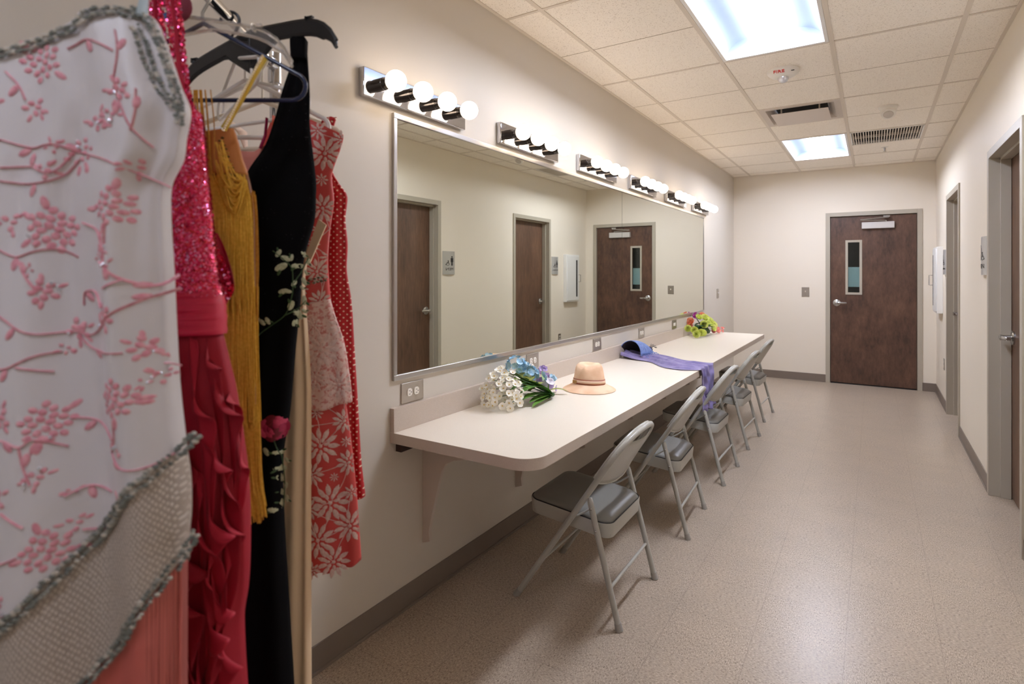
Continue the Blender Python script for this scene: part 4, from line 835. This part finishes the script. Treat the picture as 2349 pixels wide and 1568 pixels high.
dots = m.ramp(vo.outputs['Distance'], [(.22, (1, 1, 1, 1)), (.34, (0, 0, 0, 1))]); m.col(m.mix(dots, (166, 153, 141), (212, 202, 190))).bump(dots, .6, .002); m.rough(m.mix(dots, (.6, .6, .6, 1), (.25, .25, .25, 1))); _net = m.m
nb_.data.materials.clear(); nb_.data.materials.append(_net)
mb = MB(); rr = random.Random(8)
for v_ in WV: vine(mb, [p for p in v_], fw, .0029, off=.0006, flat=.45)
for (L, z, r, n) in WF:
    n = int(n*1.35) if n > 8 else n
    for k in range(n):
        q = sqrt((k+.5)/n)*r*.98; a = k*2.4; ellipse(mb, L+q*cos(a), z+q*sin(a), fw, a+rr.uniform(-.5, .5), r*(.195 if n > 8 else .34), r*(.155 if n > 8 else .26), .0013, n=9, off=.0010)
    for k in range(3): a = rr.random()*6.3; ellipse(mb, L+r*1.25*cos(a), z+r*1.25*sin(a), fw, a, r*.28+.002, r*.12+.001, .0012, n=8)
for v_ in WV:
    for (L, z) in v_[1:-1:2]: a = rr.random()*6.3; ellipse(mb, L+.010*cos(a), z+.010*sin(a), fw, a, .0095, .0048, .0016, n=8, off=.0012)
T.part('floral_embroidery', mb, 'embp', smooth=80, label='pink velvet flower embroidery')
mb = MB()
for k in range(34):
    f_ = WF[rr.randrange(len(WF))]; L, z = f_[0]+rr.uniform(-1, 1)*f_[2], f_[1]+rr.uniform(-1, 1)*f_[2]; mb.sphere((L, fw(L, z)-.003, z), rr.uniform(.0012, .0024), 7, 5)
T.part('sequin_stones', mb, 'gem', kind='stuff')
S3 = ['s1', 's2', 's3', 's1']
trim(T, 'silver_neck_trim', [(-.80, 1.692), (-.759, 1.697), (-.688, 1.704), (-.653, 1.718), (-.618, 1.730), (-.592, 1.744), (-.571, 1.760), (-.542, 1.767), (-.518, 1.764)], fw, S3, .0048, .0022, 1)
trim(T, 'silver_armhole_trim', [(-.522, 1.748), (-.512, 1.726), (-.503, 1.698), (-.490, 1.667), (-.476, 1.645), (-.462, 1.634)], fw, S3, .0040, .0022, 2)
trim(T, 'silver_armhole_trim', [(-.528, 1.772), (-.503, 1.755), (-.490, 1.728), (-.478, 1.694), (-.470, 1.668), (-.460, 1.640), (-.462, 1.61)], lambda L, z: .788, S3, .0042, .0022, 3)
trim(T, 'silver_band_trim', [(L, z) for L, z in BT], fb, S3, .0054, .0022, 4); trim(T, 'silver_band_trim', [(L, z) for L, z in BB], fb, S3, .0048, .0022, 5)
m = clothmat('coral_crepe', (190, 92, 82), .7); m.b.inputs['Base Color'].default_value = lin((160, 80, 72)); MAT['coral'] = m.m
_, fs = garment(T, 'coral_skirt', 'coral', lambda z: -.468, lambda z: -.84, lambda n, fr: pl(BB, Lof(n))+.02, lambda n, fr: .36, .80, lambda z: pl(WTH, z)-.007, wf, 120, 30)
fringe(T, 'coral_fringe', M('coral_fringe_thread', (206, 112, 102), .6).m, 330, lambda u, z: -.80+.337*u, lambda u, z: fs(-.80+.337*u, max(z, .82))-.0015, lambda u, rr: pl(BB, -.80+.337*u)-.002, lambda u, rr: .46+rr.uniform(-.02, .02), .0010, 6, 3, .002)
T.part('shoulder_strap', MB().tube([(-.514, .785, 1.76), (-.512, .79, 1.80), (-.53, .795, 1.845)], [.012, .009, .007], 8, flat=.25), M('striped_blue_strap', (176, 196, 208), .5).m)
# ---- fuchsia sequin gown
T = Thing('costume_gown', 'hot pink sequin gown with gathered waist and ruffled crimson chiffon skirt', 'dress', (-.62, .97, 1.0), YAW, 'costumes on the rack')
MAT['fuchbase'] = clothmat('fuchsia_mesh', (176, 20, 56), .6).m; m = clothmat('crimson_chiffon', (164, 2, 36), .7, 900, .1, Sheen_Weight=.0, Subsurface_Weight=0.); MAT['crim'] = m.m
PR = [(1.72, -.556), (1.692, -.556), (1.681, -.545), (1.571, -.534), (1.461, -.523), (1.395, -.516), (1.374, -.509), (1.304, -.505)]; PL = [(1.72, -.66), (1.6, -.72), (1.3, -.73)]
ff = lambda a, z: .003*sin(6*a+z*5)
_, fp = garment(T, 'bodice', 'fuchbase', PR, PL, lambda n, fr: 1.70-.05*(1-n)*.5, lambda n, fr: 1.365, .985, [(1.7, .025), (1.4, .045)], ff, 120, 60)
MAT['seq1'] = M('pink_sequin', (216, 40, 92), .22, .75).m; MAT['seq2'] = M('rose_sequin', (238, 96, 140), .15, .85).m; MAT['seq3'] = M('orange_pink_sequin', (228, 60, 70), .25, .7).m; MAT['seq4'] = M('iridescent_sequin', (236, 170, 214), .1, .95).m; SQ = ['seq1', 'seq2', 'seq3', 'seq4']
def sequins(name, samples, front, seed, r=.0026, parent=None):
    rr = random.Random(seed); mb = MB()
    for q_ in samples(rr):
        L, z = q_[0], q_[1]
        if len(q_) > 2: C = Vector((L, q_[2], z)); N = Vector(q_[3]).normalized()
        else: C = Vector((L, front(L, z)-.0022, z)); g = (front(L+.003, z)-front(L-.003, z))/.006; N = Vector((g*1., -1, 0)).normalized()
        N = N+Vector((rr.gauss(0, .34), 0, rr.gauss(0, .34))); N.normalize(); A = N.orthogonal().normalized(); B = N.cross(A); R0 = r*rr.uniform(.8, 1.2)
        mb.add([C+A*R0*cos(pi*k/3)+B*R0*sin(pi*k/3) for k in range(6)], [(0, 1, 2, 3, 4, 5)], rr.choices(range(4), (5, 3, 3, 1))[0])
    return T.part(name, mb, SQ, parent, kind='stuff', smooth=0)
def bod(rr):
    for k in range(12500):
        z = rr.uniform(1.368, 1.70); r, l = pl(PR, z), pl(PL, z); a = rr.uniform(-.35, 2.2); n = cos(a); sn = abs(sin(a))**.7*math.copysign(1, sin(a)); L = (r+l)/2+(r-l)/2*n; th = pl([(1.4, .045), (1.7, .025)], z)
        if z < 1.70-.025*(1-n): yield L+.0022*cos(a), z, .985-th*sn+ff(a, z)*abs(sin(a))**.5-.0022*sin(a), (cos(a)*(r-l)*.5+.3*cos(a), -sin(a), 0)
sequins('sequins', bod, fp, 5)
for nm, P in (('shoulder_strap', [(-.607, 1.88), (-.602, 1.806), (-.591, 1.72), (-.585, 1.685)]), ('shoulder_strap', [(-.578, 1.88), (-.572, 1.82), (-.568, 1.76), (-.560, 1.692)])):
    o = T.part(nm, MB().tube([(x, .975-.01*(z-1.69)/.19, z) for x, z in P], [.012, .012, .014, .016], 8, flat=.3), 'fuchbase')
    def st(rr, P=P):
        for k in range(900): z = rr.uniform(1.69, 1.88); yield pl([(b, a) for a, b in P], z)+rr.uniform(-.013, .013), z
    sequins('strap_sequins', st, lambda L, z: .972-.01*(z-1.69)/.19, 7, .0024, o)
MAT['sash'] = clothmat('gathered_fuchsia_satin', (206, 24, 66), .38).m
_, fz = garment(T, 'gathered_waist', 'sash', [(1.375, -.508), (1.34, -.503), (1.30, -.502)], [(1.38, -.74), (1.3, -.74)], lambda n, fr: 1.378, lambda n, fr: 1.300, .985, lambda z: .047+.003*abs(sin((z-1.3)*pi/.0125)), lambda a, z: .0018*sin(3*a+z*300), 100, 60)
mb = MB(); bp_ = [[(-.545, 1.48), (-.520, 1.43), (-.503, 1.378), (-.515, 1.357), (-.524, 1.35)], [(-.60, 1.48), (-.56, 1.42), (-.545, 1.378), (-.545, 1.36), (-.55, 1.35)]]
mb.grid(lambda u, v: (lambda a, b: (a[0]*u+b[0]*(1-u), 1.035+.012*sin(8*u+5*v), a[1]*u+b[1]*(1-u)))(*[(pl([(i, q[0]) for i, q in enumerate(row)], v*4), pl([(i, q[1]) for i, q in enumerate(row)], v*4)) for row in bp_]), 14, 24)
bd = T.part('back_drape', mb, 'fuchbase', solid=.001)
def bdr(rr):
    for k in range(900):
        v = rr.random()*4; a = pl([(i, q[0]) for i, q in enumerate(bp_[0])], v); b = pl([(i, q[0]) for i, q in enumerate(bp_[1])], v); z = pl([(i, q[1]) for i, q in enumerate(bp_[0])], v); yield b+(a-b)*rr.random(), z
sequins('drape_sequins', bdr, lambda L, z: 1.022, 9, .0024, bd)
SR = [(1.302, -.507), (1.25, -.495), (1.205, -.485), (1.1, -.470), (1.037, -.463), (.956, -.460), (.861, -.462), (.80, -.470), (.5, -.455), (.1, -.44)]; SL = [(1.3, -.74), (1.0, -.80), (.1, -.82)]
_, fk = garment(T, 'skirt', 'crim', SR, SL, lambda n, fr: 1.303, lambda n, fr: .12, .985, [(1.3, .035), (1.1, .05), (.1, .075)], lambda a, z: .009*sin(9*a+2*sin(z*4))*min(1, (1.3-z)*4), 180, 90)
def ruffle(T, path, wd, nw, amp, D, mat, seed=0, dirn=1, parent=None, droop=1.25, n=110, m_=9):
    rr = random.Random(seed); ph = rr.random()*6; N = len(path)-1; mb = MB()
    def pt(u, v):
        t = v*N; L = pl([(i, p[0]) for i, p in enumerate(path)], t); z = pl([(i, p[1]) for i, p in enumerate(path)], t); s = nw*2*pi*v+ph+1.1*sin(5*v+ph)+.7*sin(13*v+2*ph); w_ = wd*(.35+.65*min(1, 6*v, 6*(1-v)+.15))*(1+.22*sin(s*.53+ph)); e = u
        return (L+dirn*w_*(e*.55+.32*sin(s)*e*e), D(L, z)-.004-.012*e-amp*e*cos(s), z-w_*droop*e*(.55+.28*cos(s+.9)))
    nw *= .8; mb.grid(pt, m_, n); return T.part('ruffle', mb, mat, parent, smooth=85, solid=.0006)
MAT['crim2'] = clothmat('crimson_chiffon_edge', (182, 8, 44), .7, 900, .1, Sheen_Weight=.05).m
rr = random.Random(11)
Dk = lambda L, z: fk(L, z)
RP = [([(-.520, 1.30), (-.51, 1.24), (-.492, 1.20), (-.482, 1.14), (-.474, 1.05)], .030, 3.), ([(-.545, 1.30), (-.535, 1.22), (-.515, 1.12), (-.505, 1.02), (-.50, .92)], .045, 4), ([(-.575, 1.30), (-.580, 1.20), (-.568, 1.08), (-.572, .95), (-.56, .85)], .045, 4), ([(-.500, 1.13), (-.487, 1.04), (-.482, .95), (-.486, .86)], .036, 3.5), ([(-.60, 1.29), (-.605, 1.15), (-.595, 1.0), (-.60, .86)], .04, 4),
      ([(-.525, 1.08), (-.52, .98), (-.515, .88), (-.50, .80), (-.52, .7)], .045, 4), ([(-.553, 1.03), (-.55, .9), (-.54, .78), (-.545, .62)], .048, 4.5), ([(-.50, .93), (-.492, .87), (-.495, .80), (-.505, .74)], .032, 3), ([(-.58, .9), (-.585, .76), (-.57, .64), (-.575, .5)], .05, 4.5), ([(-.525, .80), (-.52, .70), (-.51, .58), (-.515, .4)], .045, 4.5), ([(-.62, 1.1), (-.63, .9), (-.62, .7), (-.61, .5)], .045, 5), ([(-.485, 1.20), (-.468, 1.12), (-.466, 1.05), (-.472, .98)], .022, 3), ([(-.55, .62), (-.54, .45), (-.53, .3)], .05, 4)]
for k, (P, wd, nw) in enumerate(RP): ruffle(T, P, wd*1.15, nw*.9, .013, Dk, 'crim2' if k % 2 else 'crim', 20+k)
for k in range(9):
    x0 = -.66+.024*k; z0 = 1.27-.07*(k*5 % 7); P = [(x0+rr.uniform(-.01, .01), z0-.12*i) for i in range(5)]; P = [(min(a, pl(SR, b)-.022), b) for a, b in P]; ruffle(T, P, .05, 2.6, .012, lambda L, z: Dk(L, z)+.003, 'crim' if k % 2 else 'crim2', 60+k)
# ---- mustard fringe costume
T = Thing('costume_dress', 'mustard yellow costume covered in tiers of long fringe hanging from the navy hanger', 'dress', (-.62, 1.12, 1.3), YAW, 'costumes on the rack')
MAT['must'] = clothmat('mustard_lining', (134, 80, 26), .6).m; MAT['nude'] = clothmat('amber_net', (196, 124, 58), .6).m; MAT['fr1'] = cmat('mustard_fringe_thread', (184, 124, 28), (208, 150, 42), .5, 200); MAT['fr2'] = cmat('bright_mustard_thread', (214, 164, 40), (234, 188, 66), .5, 200)
MR = [(1.70, -.555), (1.682, -.548), (1.657, -.535), (1.62, -.518), (1.572, -.505), (1.50, -.498), (1.3, -.497), (1.0, -.492), (.95, -.485)]; ML = [(1.70, -.66), (1.6, -.74), (1.3, -.77), (.95, -.78)]
_, fm = garment(T, 'body', 'must', lambda z: pl(MR, z)-.012, ML, lambda n, fr: 1.60, lambda n, fr: .955, 1.12, [(1.7, .012), (1.5, .025), (.9, .035)], lambda a, z: .002*sin(8*a), 110, 50)
_, fn = garment(T, 'net_yoke', 'nude', lambda z: pl(MR, z)-.012*max(0, min(1, (1.68-z)/.05)), ML, lambda n, fr: 1.692-.01*(1-n), lambda n, fr: 1.60, 1.12, [(1.7, .012), (1.5, .025)], None, 80, 20, label='amber net yoke')
def tier(name, n, z0, z1, r0, off, mat, seed, l0=-.76):
    def Lf(u, z): 
        r = pl(MR, z)+.004; return l0+(r-l0)*u
    def Df(u, z): L = Lf(u, z); return fm(min(L, pl(MR, z)-.022), z)-off*(1-.6*u**6)
    fringe(T, name, mat, n, Lf, Df, z0, z1, .00105, 9, seed, .0035)
tier('fringe_tier', 190, lambda u, rr: 1.60-.045*abs(2*u-1.15)+rr.uniform(-.008, .008), lambda u, rr: 1.345-.02*sin(14*u)+rr.uniform(-.015, .01), 0, .014, 'fr1', 3)
tier('fringe_tier', 190, lambda u, rr: 1.38, lambda u, rr: 1.125+.015*sin(11*u)+rr.uniform(-.014, .014), 0, .008, 'fr2', 4)
tier('fringe_tier', 190, lambda u, rr: 1.15, lambda u, rr: .925+.035*abs(u-.9)+rr.uniform(-.012, .012), 0, .003, 'fr1', 5)
fringe(T, 'side_fringe', 'fr2', 120, lambda u, z: pl(MR, z)-.078+.081*u+.006*(1.55-z), lambda u, z: 1.058+.016*u, lambda u, rr: 1.575+.02*rr.random(), lambda u, rr: 1.33+rr.uniform(-.03, .02)+.03*u, .0012, 9, 6, .004)
fringe(T, 'side_fringe', 'fr2', 110, lambda u, z: pl(MR, z)-.066+.071*u, lambda u, z: 1.070+.012*u, lambda u, rr: 1.36, lambda u, rr: 1.125+rr.uniform(-.022, .012), .0012, 8, 7, .003)
fringe(T, 'side_fringe', 'fr2', 100, lambda u, z: pl(MR, z)-.055+.064*u+.03*(1.13-z)*u, lambda u, z: 1.078+.010*u, lambda u, rr: 1.15, lambda u, rr: .925+.03*u+rr.uniform(-.02, .012), .0012, 8, 17, .003)
fringe(T, 'loose_threads', 'fr1', 22, lambda u, z: -.640+.045*round(u*4)/4+.028*u*(1.757-z)*4+.01*sin(u*40), lambda u, z: 1.10, lambda u, rr: 1.762, lambda u, rr: 1.58+rr.uniform(-.03, .04), .0012, 8, 8, .004)
mb = MB(); rr = random.Random(5)
for k in range(16):
    x0, z0 = -.545+rr.uniform(-.01, .01), 1.655-.004*k*rr.random()*2; x1, z1 = -.503+rr.uniform(-.004, .003), 1.575+rr.uniform(-.012, .006); sag = rr.uniform(.01, .075); q = 1.062-rr.random()*.006
    mb.tube([(x0+(x1-x0)*t, q, z0+(z1-z0)*t-sag*4*t*(1-t)) for t in [i/12 for i in range(13)]], .0014, 5)
T.part('thread_swags', mb, 'fr2'); mb = MB()
trim(T, 'beaded_edge', [(-.70, 1.575), (-.66, 1.60), (-.62, 1.618), (-.59, 1.622)], lambda L, z: fm(L, z)-.006, [M('antique_bead', (110, 86, 36), .3, .6).m, M('gold_bead', (200, 160, 70), .25, .8).m], .004, .004, 9)
trim(T, 'beaded_edge', [(-.550, 1.66), (-.535, 1.61), (-.520, 1.575), (-.507, 1.555)], lambda L, z: 1.072, [M('antique_bead_dark', (100, 80, 40), .3, .6).m, M('gold_bead_light', (204, 168, 84), .25, .8).m], .004, .0035, 10)
P = [(-.478, 1.822), (-.505, 1.765), (-.553, 1.680)]
rst = T.part('rhinestone_strap', MB().tube([(a, 1.09, b) for a, b in P], .0048, 8, flat=.4), M('gold_strap', (214, 176, 60), .4, .3).m); mb = MB()
for k in range(34):
    t = k/33; mb.sphere((-.478+(-.075)*t-.0015, 1.086, 1.822-.142*t), .0032, 8, 6)
T.part('rhinestones', mb, M('crystal', (250, 236, 200), .08, .8).m, rst, kind='stuff')
T.part('ribbon_strap', MB().tube([(-.478, 1.098, 1.822), (-.52, 1.10, 1.755), (-.566, 1.105, 1.690)], .0060, 6, flat=.25), M('yellow_ribbon', (206, 176, 40), .5).m)
# ---- black gown
T = Thing('costume_gown', 'long black velvet one strap gown with embroidered vine and red rose', 'dress', (-.5, 1.25, 1.0), YAW, 'costumes on the rack')
MAT['blackv'] = M('black_velvet', (7, 6, 8), .9, 0, Specular_IOR_Level=.12).m
BR = [(1.905, -.452), (1.872, -.450), (1.80, -.446), (1.731, -.446), (1.66, -.438), (1.60, -.432), (1.581, -.433), (1.54, -.434), (1.506, -.440), (1.449, -.457), (1.40, -.464), (1.336, -.468), (1.242, -.478), (1.17, -.484), (1.092, -.492), (.998, -.506), (.866, -.504), (.725, -.496), (.52, -.484), (.06, -.46)]
BLf = [(1.905, -.482), (1.86, -.488), (1.807, -.505), (1.75, -.520), (1.684, -.543), (1.637, -.575), (1.58, -.60), (1.5, -.61), (1.3, -.62), (1.1, -.66), (.8, -.68), (.06, -.74)]
_, fbk = garment(T, 'gown_body', 'blackv', BR, BLf, lambda n, fr: 1.90, lambda n, fr: .05, 1.245, [(1.9, .004), (1.75, .008), (1.6, .022), (1.3, .028), (.05, .06)], lambda a, z: (.002+.008*max(0, min(1, 1.3-z)))*sin(7*a+z), 130, 150)
T.part('strap_wrap', MB().loft([[(x, y, z) for x, y in rrect(-.467, 1.239, .0165+e, .011+e, .006)] for z, e in ((1.875, 0), (1.915, .001), (1.922, -.003))]), 'blackv')
MAT['lf1'] = cmat('pale_green_thread', (170, 174, 140), (200, 204, 172), .6, 200); MAT['lf2'] = cmat('dark_green_thread', (40, 66, 34), (62, 90, 48), .6, 200)
sc_ = lambda L, z: (L*1.018, 1.405+(z-1.405)*1.018)
mb = MB(); [vine(mb, [sc_(*p) for p in s_], fbk, .0013) for s_ in BS]; T.part('vine_embroidery', mb, 'lf2', label='dark green embroidered vine')
mb = MB()
for L, z, r, a in BL: L, z = sc_(L, z); ellipse(mb, L, z, fbk, radians(-a), r*.60, r*.31, .001, 0); ellipse(mb, L+r*.5*cos(radians(-a+40)), z+r*.5*sin(radians(-a+40)), fbk, radians(-a+40), r*.34, r*.14, .0008, 1)
T.part('leaf_embroidery', mb, ['lf1', 'lf2'], label='pale green embroidered leaves')
mb = MB(); c = sc_(-.506, 1.077); rr = random.Random(3)
for q, (R0, n) in enumerate(((.021, 7), (.014, 6), (.007, 5))):
    for k in range(n): a = 2*pi*k/n+q; ellipse(mb, c[0]+R0*cos(a), c[1]+R0*sin(a), lambda L, z: fbk(L, z)-.0014*q, a+pi/2, .0125-.002*q, .0085-.0012*q, .0016, (k+q) % 3, 12)
T.part('rose_embroidery', mb, [M('rose_thread_a', (168, 30, 76), .6).m, M('rose_thread_b', (204, 64, 104), .6).m, M('rose_thread_c', (116, 12, 42), .6).m], label='crimson embroidered rose'); mb = MB(); rr = random.Random(6)
for k in range(60):
    z = rr.uniform(1.3, 1.8); r = pl(BR, z); L = r-.001-rr.random()*.008 if k < 30 else r-rr.random()*.11; mb.sphere((L, fbk(L, z)-.0015, z), .0014, 6, 4)
T.part('jet_beads', mb, M('jet_bead', (60, 60, 66), .15, .5).m, kind='stuff')
# ---- salmon sheer top glimpsed between the mustard and black costumes
T = Thing('costume_blouse', 'salmon pink sheer blouse glimpsed between the mustard and black costumes', 'blouse', (-.58, 1.31, 1.6), YAW, 'costumes on the rack')
MAT['salm'] = clothmat('salmon_chiffon', (222, 140, 126), .6).m
garment(T, 'body', 'salm', [(1.75, -.50), (1.70, -.50), (1.2, -.53)], [(1.75, -.64), (1.7, -.68), (1.2, -.70)], lambda n, fr: 1.70+.05*max(0, n)-.015*(1-n*n), lambda n, fr: 1.25, 1.31, lambda z: .012, lambda a, z: .002*sin(8*a), 80, 30)
T.part('sequin_neckline', MB().tube([(-.560, 1.292, 1.76), (-.563, 1.29, 1.72), (-.575, 1.29, 1.69)], .006, 8, flat=.4), M('magenta_sequin_edge', (150, 24, 80), .25, .6).m)
T.part('orange_facing', MB().tube([(-.545, 1.295, 1.765), (-.547, 1.295, 1.72)], .009, 8, flat=.3), M('orange_satin', (226, 90, 44), .5).m)
# ---- cream gown
T = Thing('costume_gown', 'plain long cream gown hanging between the black gown and the lace dress', 'dress', (-.55, 1.355, .9), YAW, 'costumes on the rack')
MAT['cream'] = clothmat('cream_crepe', (224, 196, 160), .6, 700, .1).m; k_ = 1.352/1.32
sc_ = lambda L, z: (L*k_, 1.405+(z-1.405)*k_)
CR = [(1.53, -.462), (1.50, -.470), (1.443, -.488), (1.382, -.497), (1.33, -.494), (1.259, -.489), (1.127, -.482), (.9, -.482), (.447, -.481), (.06, -.479)]
garment(T, 'gown_body', 'cream', CR, [(1.53, -.54), (1.3, -.60), (.06, -.66)], lambda n, fr: 1.47, lambda n, fr: .05, 1.352, [(1.5, .010), (1.2, .022), (.05, .03)], lambda a, z: .0045*sin(10*a+z*1.5), 140, 60)
T.part('strap_end', MB().loft([[(-.458, 1.338, 1.534), (-.440, 1.338, 1.520), (-.440, 1.344, 1.520), (-.458, 1.344, 1.534)], [(-.490, 1.335, 1.44), (-.478, 1.335, 1.43), (-.478, 1.342, 1.43), (-.490, 1.342, 1.44)]]), 'cream')
# ---- lace dress
T = Thing('costume_dress', 'coral red dress overlaid with white flower lace and a lace peplum', 'dress', (-.52, 1.41, 1.2), YAW, 'costumes on the rack')
MAT['redsat'] = clothmat('coral_red_satin', (206, 74, 70), .5).m; MAT['lace'] = cmat('white_lace_thread', (214, 180, 172), (230, 206, 198), .7, 150)
LR = [(1.785, -.44), (1.76, -.425), (1.747, -.420), (1.72, -.426), (1.693, -.436), (1.65, -.449), (1.585, -.444), (1.52, -.453), (1.434, -.459), (1.337, -.452), (1.20, -.440), (1.078, -.414), (.894, -.391), (.695, -.376), (.6, -.37)]; LL = [(1.785, -.60), (1.6, -.66), (1.3, -.66), (.6, -.70)]
_, fl = garment(T, 'dress_body', 'redsat', LR, LL, lambda n, fr: 1.785-.035*max(0, (n-.3)/.7)+.02*0, lambda n, fr: .655+.035*n+.004*sin(20*n), 1.408, [(1.8, .010), (1.5, .022), (.6, .022)], lambda a, z: .003*sin(9*a+z*2)*min(1, 1.8-z), 140, 110)
rr = random.Random(2); k_ = 1.395/1.38
def lace_flower(mb, L, z, r, fr_):
    n = 11 if r > .027 else 8; r *= .93
    for k in range(n): a = 2*pi*k/n; ellipse(mb, L+.72*r*cos(a), z+.72*r*sin(a), fr_, a, r*.30, r*.145, .0008, 0, 9); ellipse(mb, L+.99*r*cos(a), z+.99*r*sin(a), fr_, a, r*.10, r*.045, .0006, 0, 6)
    for k in range(7): a = 2*pi*k/7+.3; ellipse(mb, L+.38*r*cos(a), z+.38*r*sin(a), fr_, a, r*.18, r*.105, .0008, 0, 7)
    ellipse(mb, L, z, fr_, 0, r*.12, r*.12, .001, 0, 7)
fll = lambda L, z: fl(min(L, pl(LR, z)-.001), z)
mb = MB()
for q in range(400):
    z = rr.uniform(.68, 1.75); L = rr.uniform(-.53, pl(LR, z)-.006); r = rr.uniform(.011, .018)
    if all(sqrt((L-a*k_)**2+(z-1.405-(b-1.405)*k_)**2) > (c+r)*.98 for a, b, c in LF): LF.append((L/k_, 1.405+(z-1.405)/k_, r))
for L, z, r in LF: lace_flower(mb, L*k_, 1.405+(z-1.405)*k_, r, fll)
pts = [(L*k_, 1.405+(z-1.405)*k_) for L, z, r in LF[:27]]
for i in range(len(pts)-1):
    for j in range(i+1, min(i+4, len(pts))):
        if (Vector(pts[i])-Vector(pts[j])).length < .13: a, b = pts[i], pts[j]; vine(mb, [a, ((a[0]+b[0])/2+rr.uniform(-.01, .01), (a[1]+b[1])/2), b], fll, .0009, 0, .0008, 4)
mb.v = [(min(p[0], pl(LR, p[2])+.002), p[1], p[2]) for p in mb.v]
T.part('lace_overlay', mb, 'lace', label='white flower lace overlay', smooth=80)
PR_ = [(1.345, -.453), (1.30, -.440), (1.235, -.418), (1.15, -.404), (1.10, -.398), (1.07, -.398)]; m = clothmat('pale_lace_net', (222, 178, 168), .7); MAT['net'] = m.m
n_ = m.noise(m.co(), 95, 4, .7); m.col(m.ramp(n_, [(.42, (204, 128, 120)), (.52, (228, 196, 186))])); 
_, fpe = garment(T, 'lace_peplum', 'net', PR_, [(1.345, -.62), (1.05, -.66)], lambda n, fr: 1.342-.02*(1-n), lambda n, fr: 1.065+.02*n+.004*sin(9*n), 1.404, [(1.34, .024), (1.06, .032)], lambda a, z: .005*sin(11*a)*(1.36-z)*3, 120, 40, label='lace peplum')
mb = MB()
for L, z, r in LF:
    if 1.09 < z < 1.31: lace_flower(mb, L*k_, 1.405+(z-1.405)*k_, r, lambda L, z: fpe(min(L, pl(PR_, z)-.001), z))
mb.v = [(min(p[0], pl(PR_, p[2])+.002), p[1], p[2]) for p in mb.v]
T.part('peplum_lace', mb, 'lace', smooth=80)
trim(T, 'bead_belt', [(-.52, 1.375), (-.49, 1.385), (-.457, 1.395)], lambda L, z: fl(L, z)-.003, [M('silver_bead', (160, 156, 140), .25, .8).m, M('dark_bead', (96, 92, 78), .3, .6).m], .0052, .004, 12)
# ---- red polka dot dress
T = Thing('costume_dress', 'red dress with small white polka dots, farthest on the rack', 'dress', (-.52, 1.475, 1.2), YAW, 'costumes on the rack')
m = clothmat('red_polka_dot', (178, 12, 20), .6); uv = m.co('UV', (86, 86, 1), (0, 0, radians(45))); vo = m.n('ShaderNodeTexVoronoi', voronoi_dimensions='2D'); vo.inputs['Randomness'].default_value = 0.; vo.inputs['Scale'].default_value = 1.; m.l(uv, vo.inputs['Vector'])
m.col(m.mix(m.math('LESS_THAN', vo.outputs['Distance'], .17), (184, 12, 22), (240, 214, 190))); MAT['polka'] = m.m
QR = [(1.835, -.46), (1.81, -.458), (1.80, -.463), (1.75, -.470), (1.70, -.475), (1.668, -.468), (1.64, -.452), (1.611, -.432), (1.583, -.432), (1.549, -.436), (1.481, -.430), (1.413, -.432), (1.334, -.420), (1.209, -.412), (1.028, -.401), (.914, -.394), (.829, -.384)]
garment(T, 'dress_body', 'polka', QR, [(1.83, -.60), (1.6, -.66), (.8, -.70)], lambda n, fr: 1.812 if n > .55 else 1.73+.01*0, lambda n, fr: .822+.003*sin(26*n), 1.476, [(1.8, .008), (1.6, .018), (.8, .022)], lambda a, z: (.0035+.002*sin(z*8))*sin(13*a+2*z), 170, 120)
for L, z, w_ in ((-.725, 1.792, .028), (-.80, 1.775, .02)):
    T.part('shoulder_piece', MB().tube([(L-.05, 1.476, z-.03), (L, 1.47, z), (L+.022, 1.474, z-.02), (L+.03, 1.476, z-.06)], [.012, w_*.7, w_*.8, .01], 10, flat=.4), 'polka')
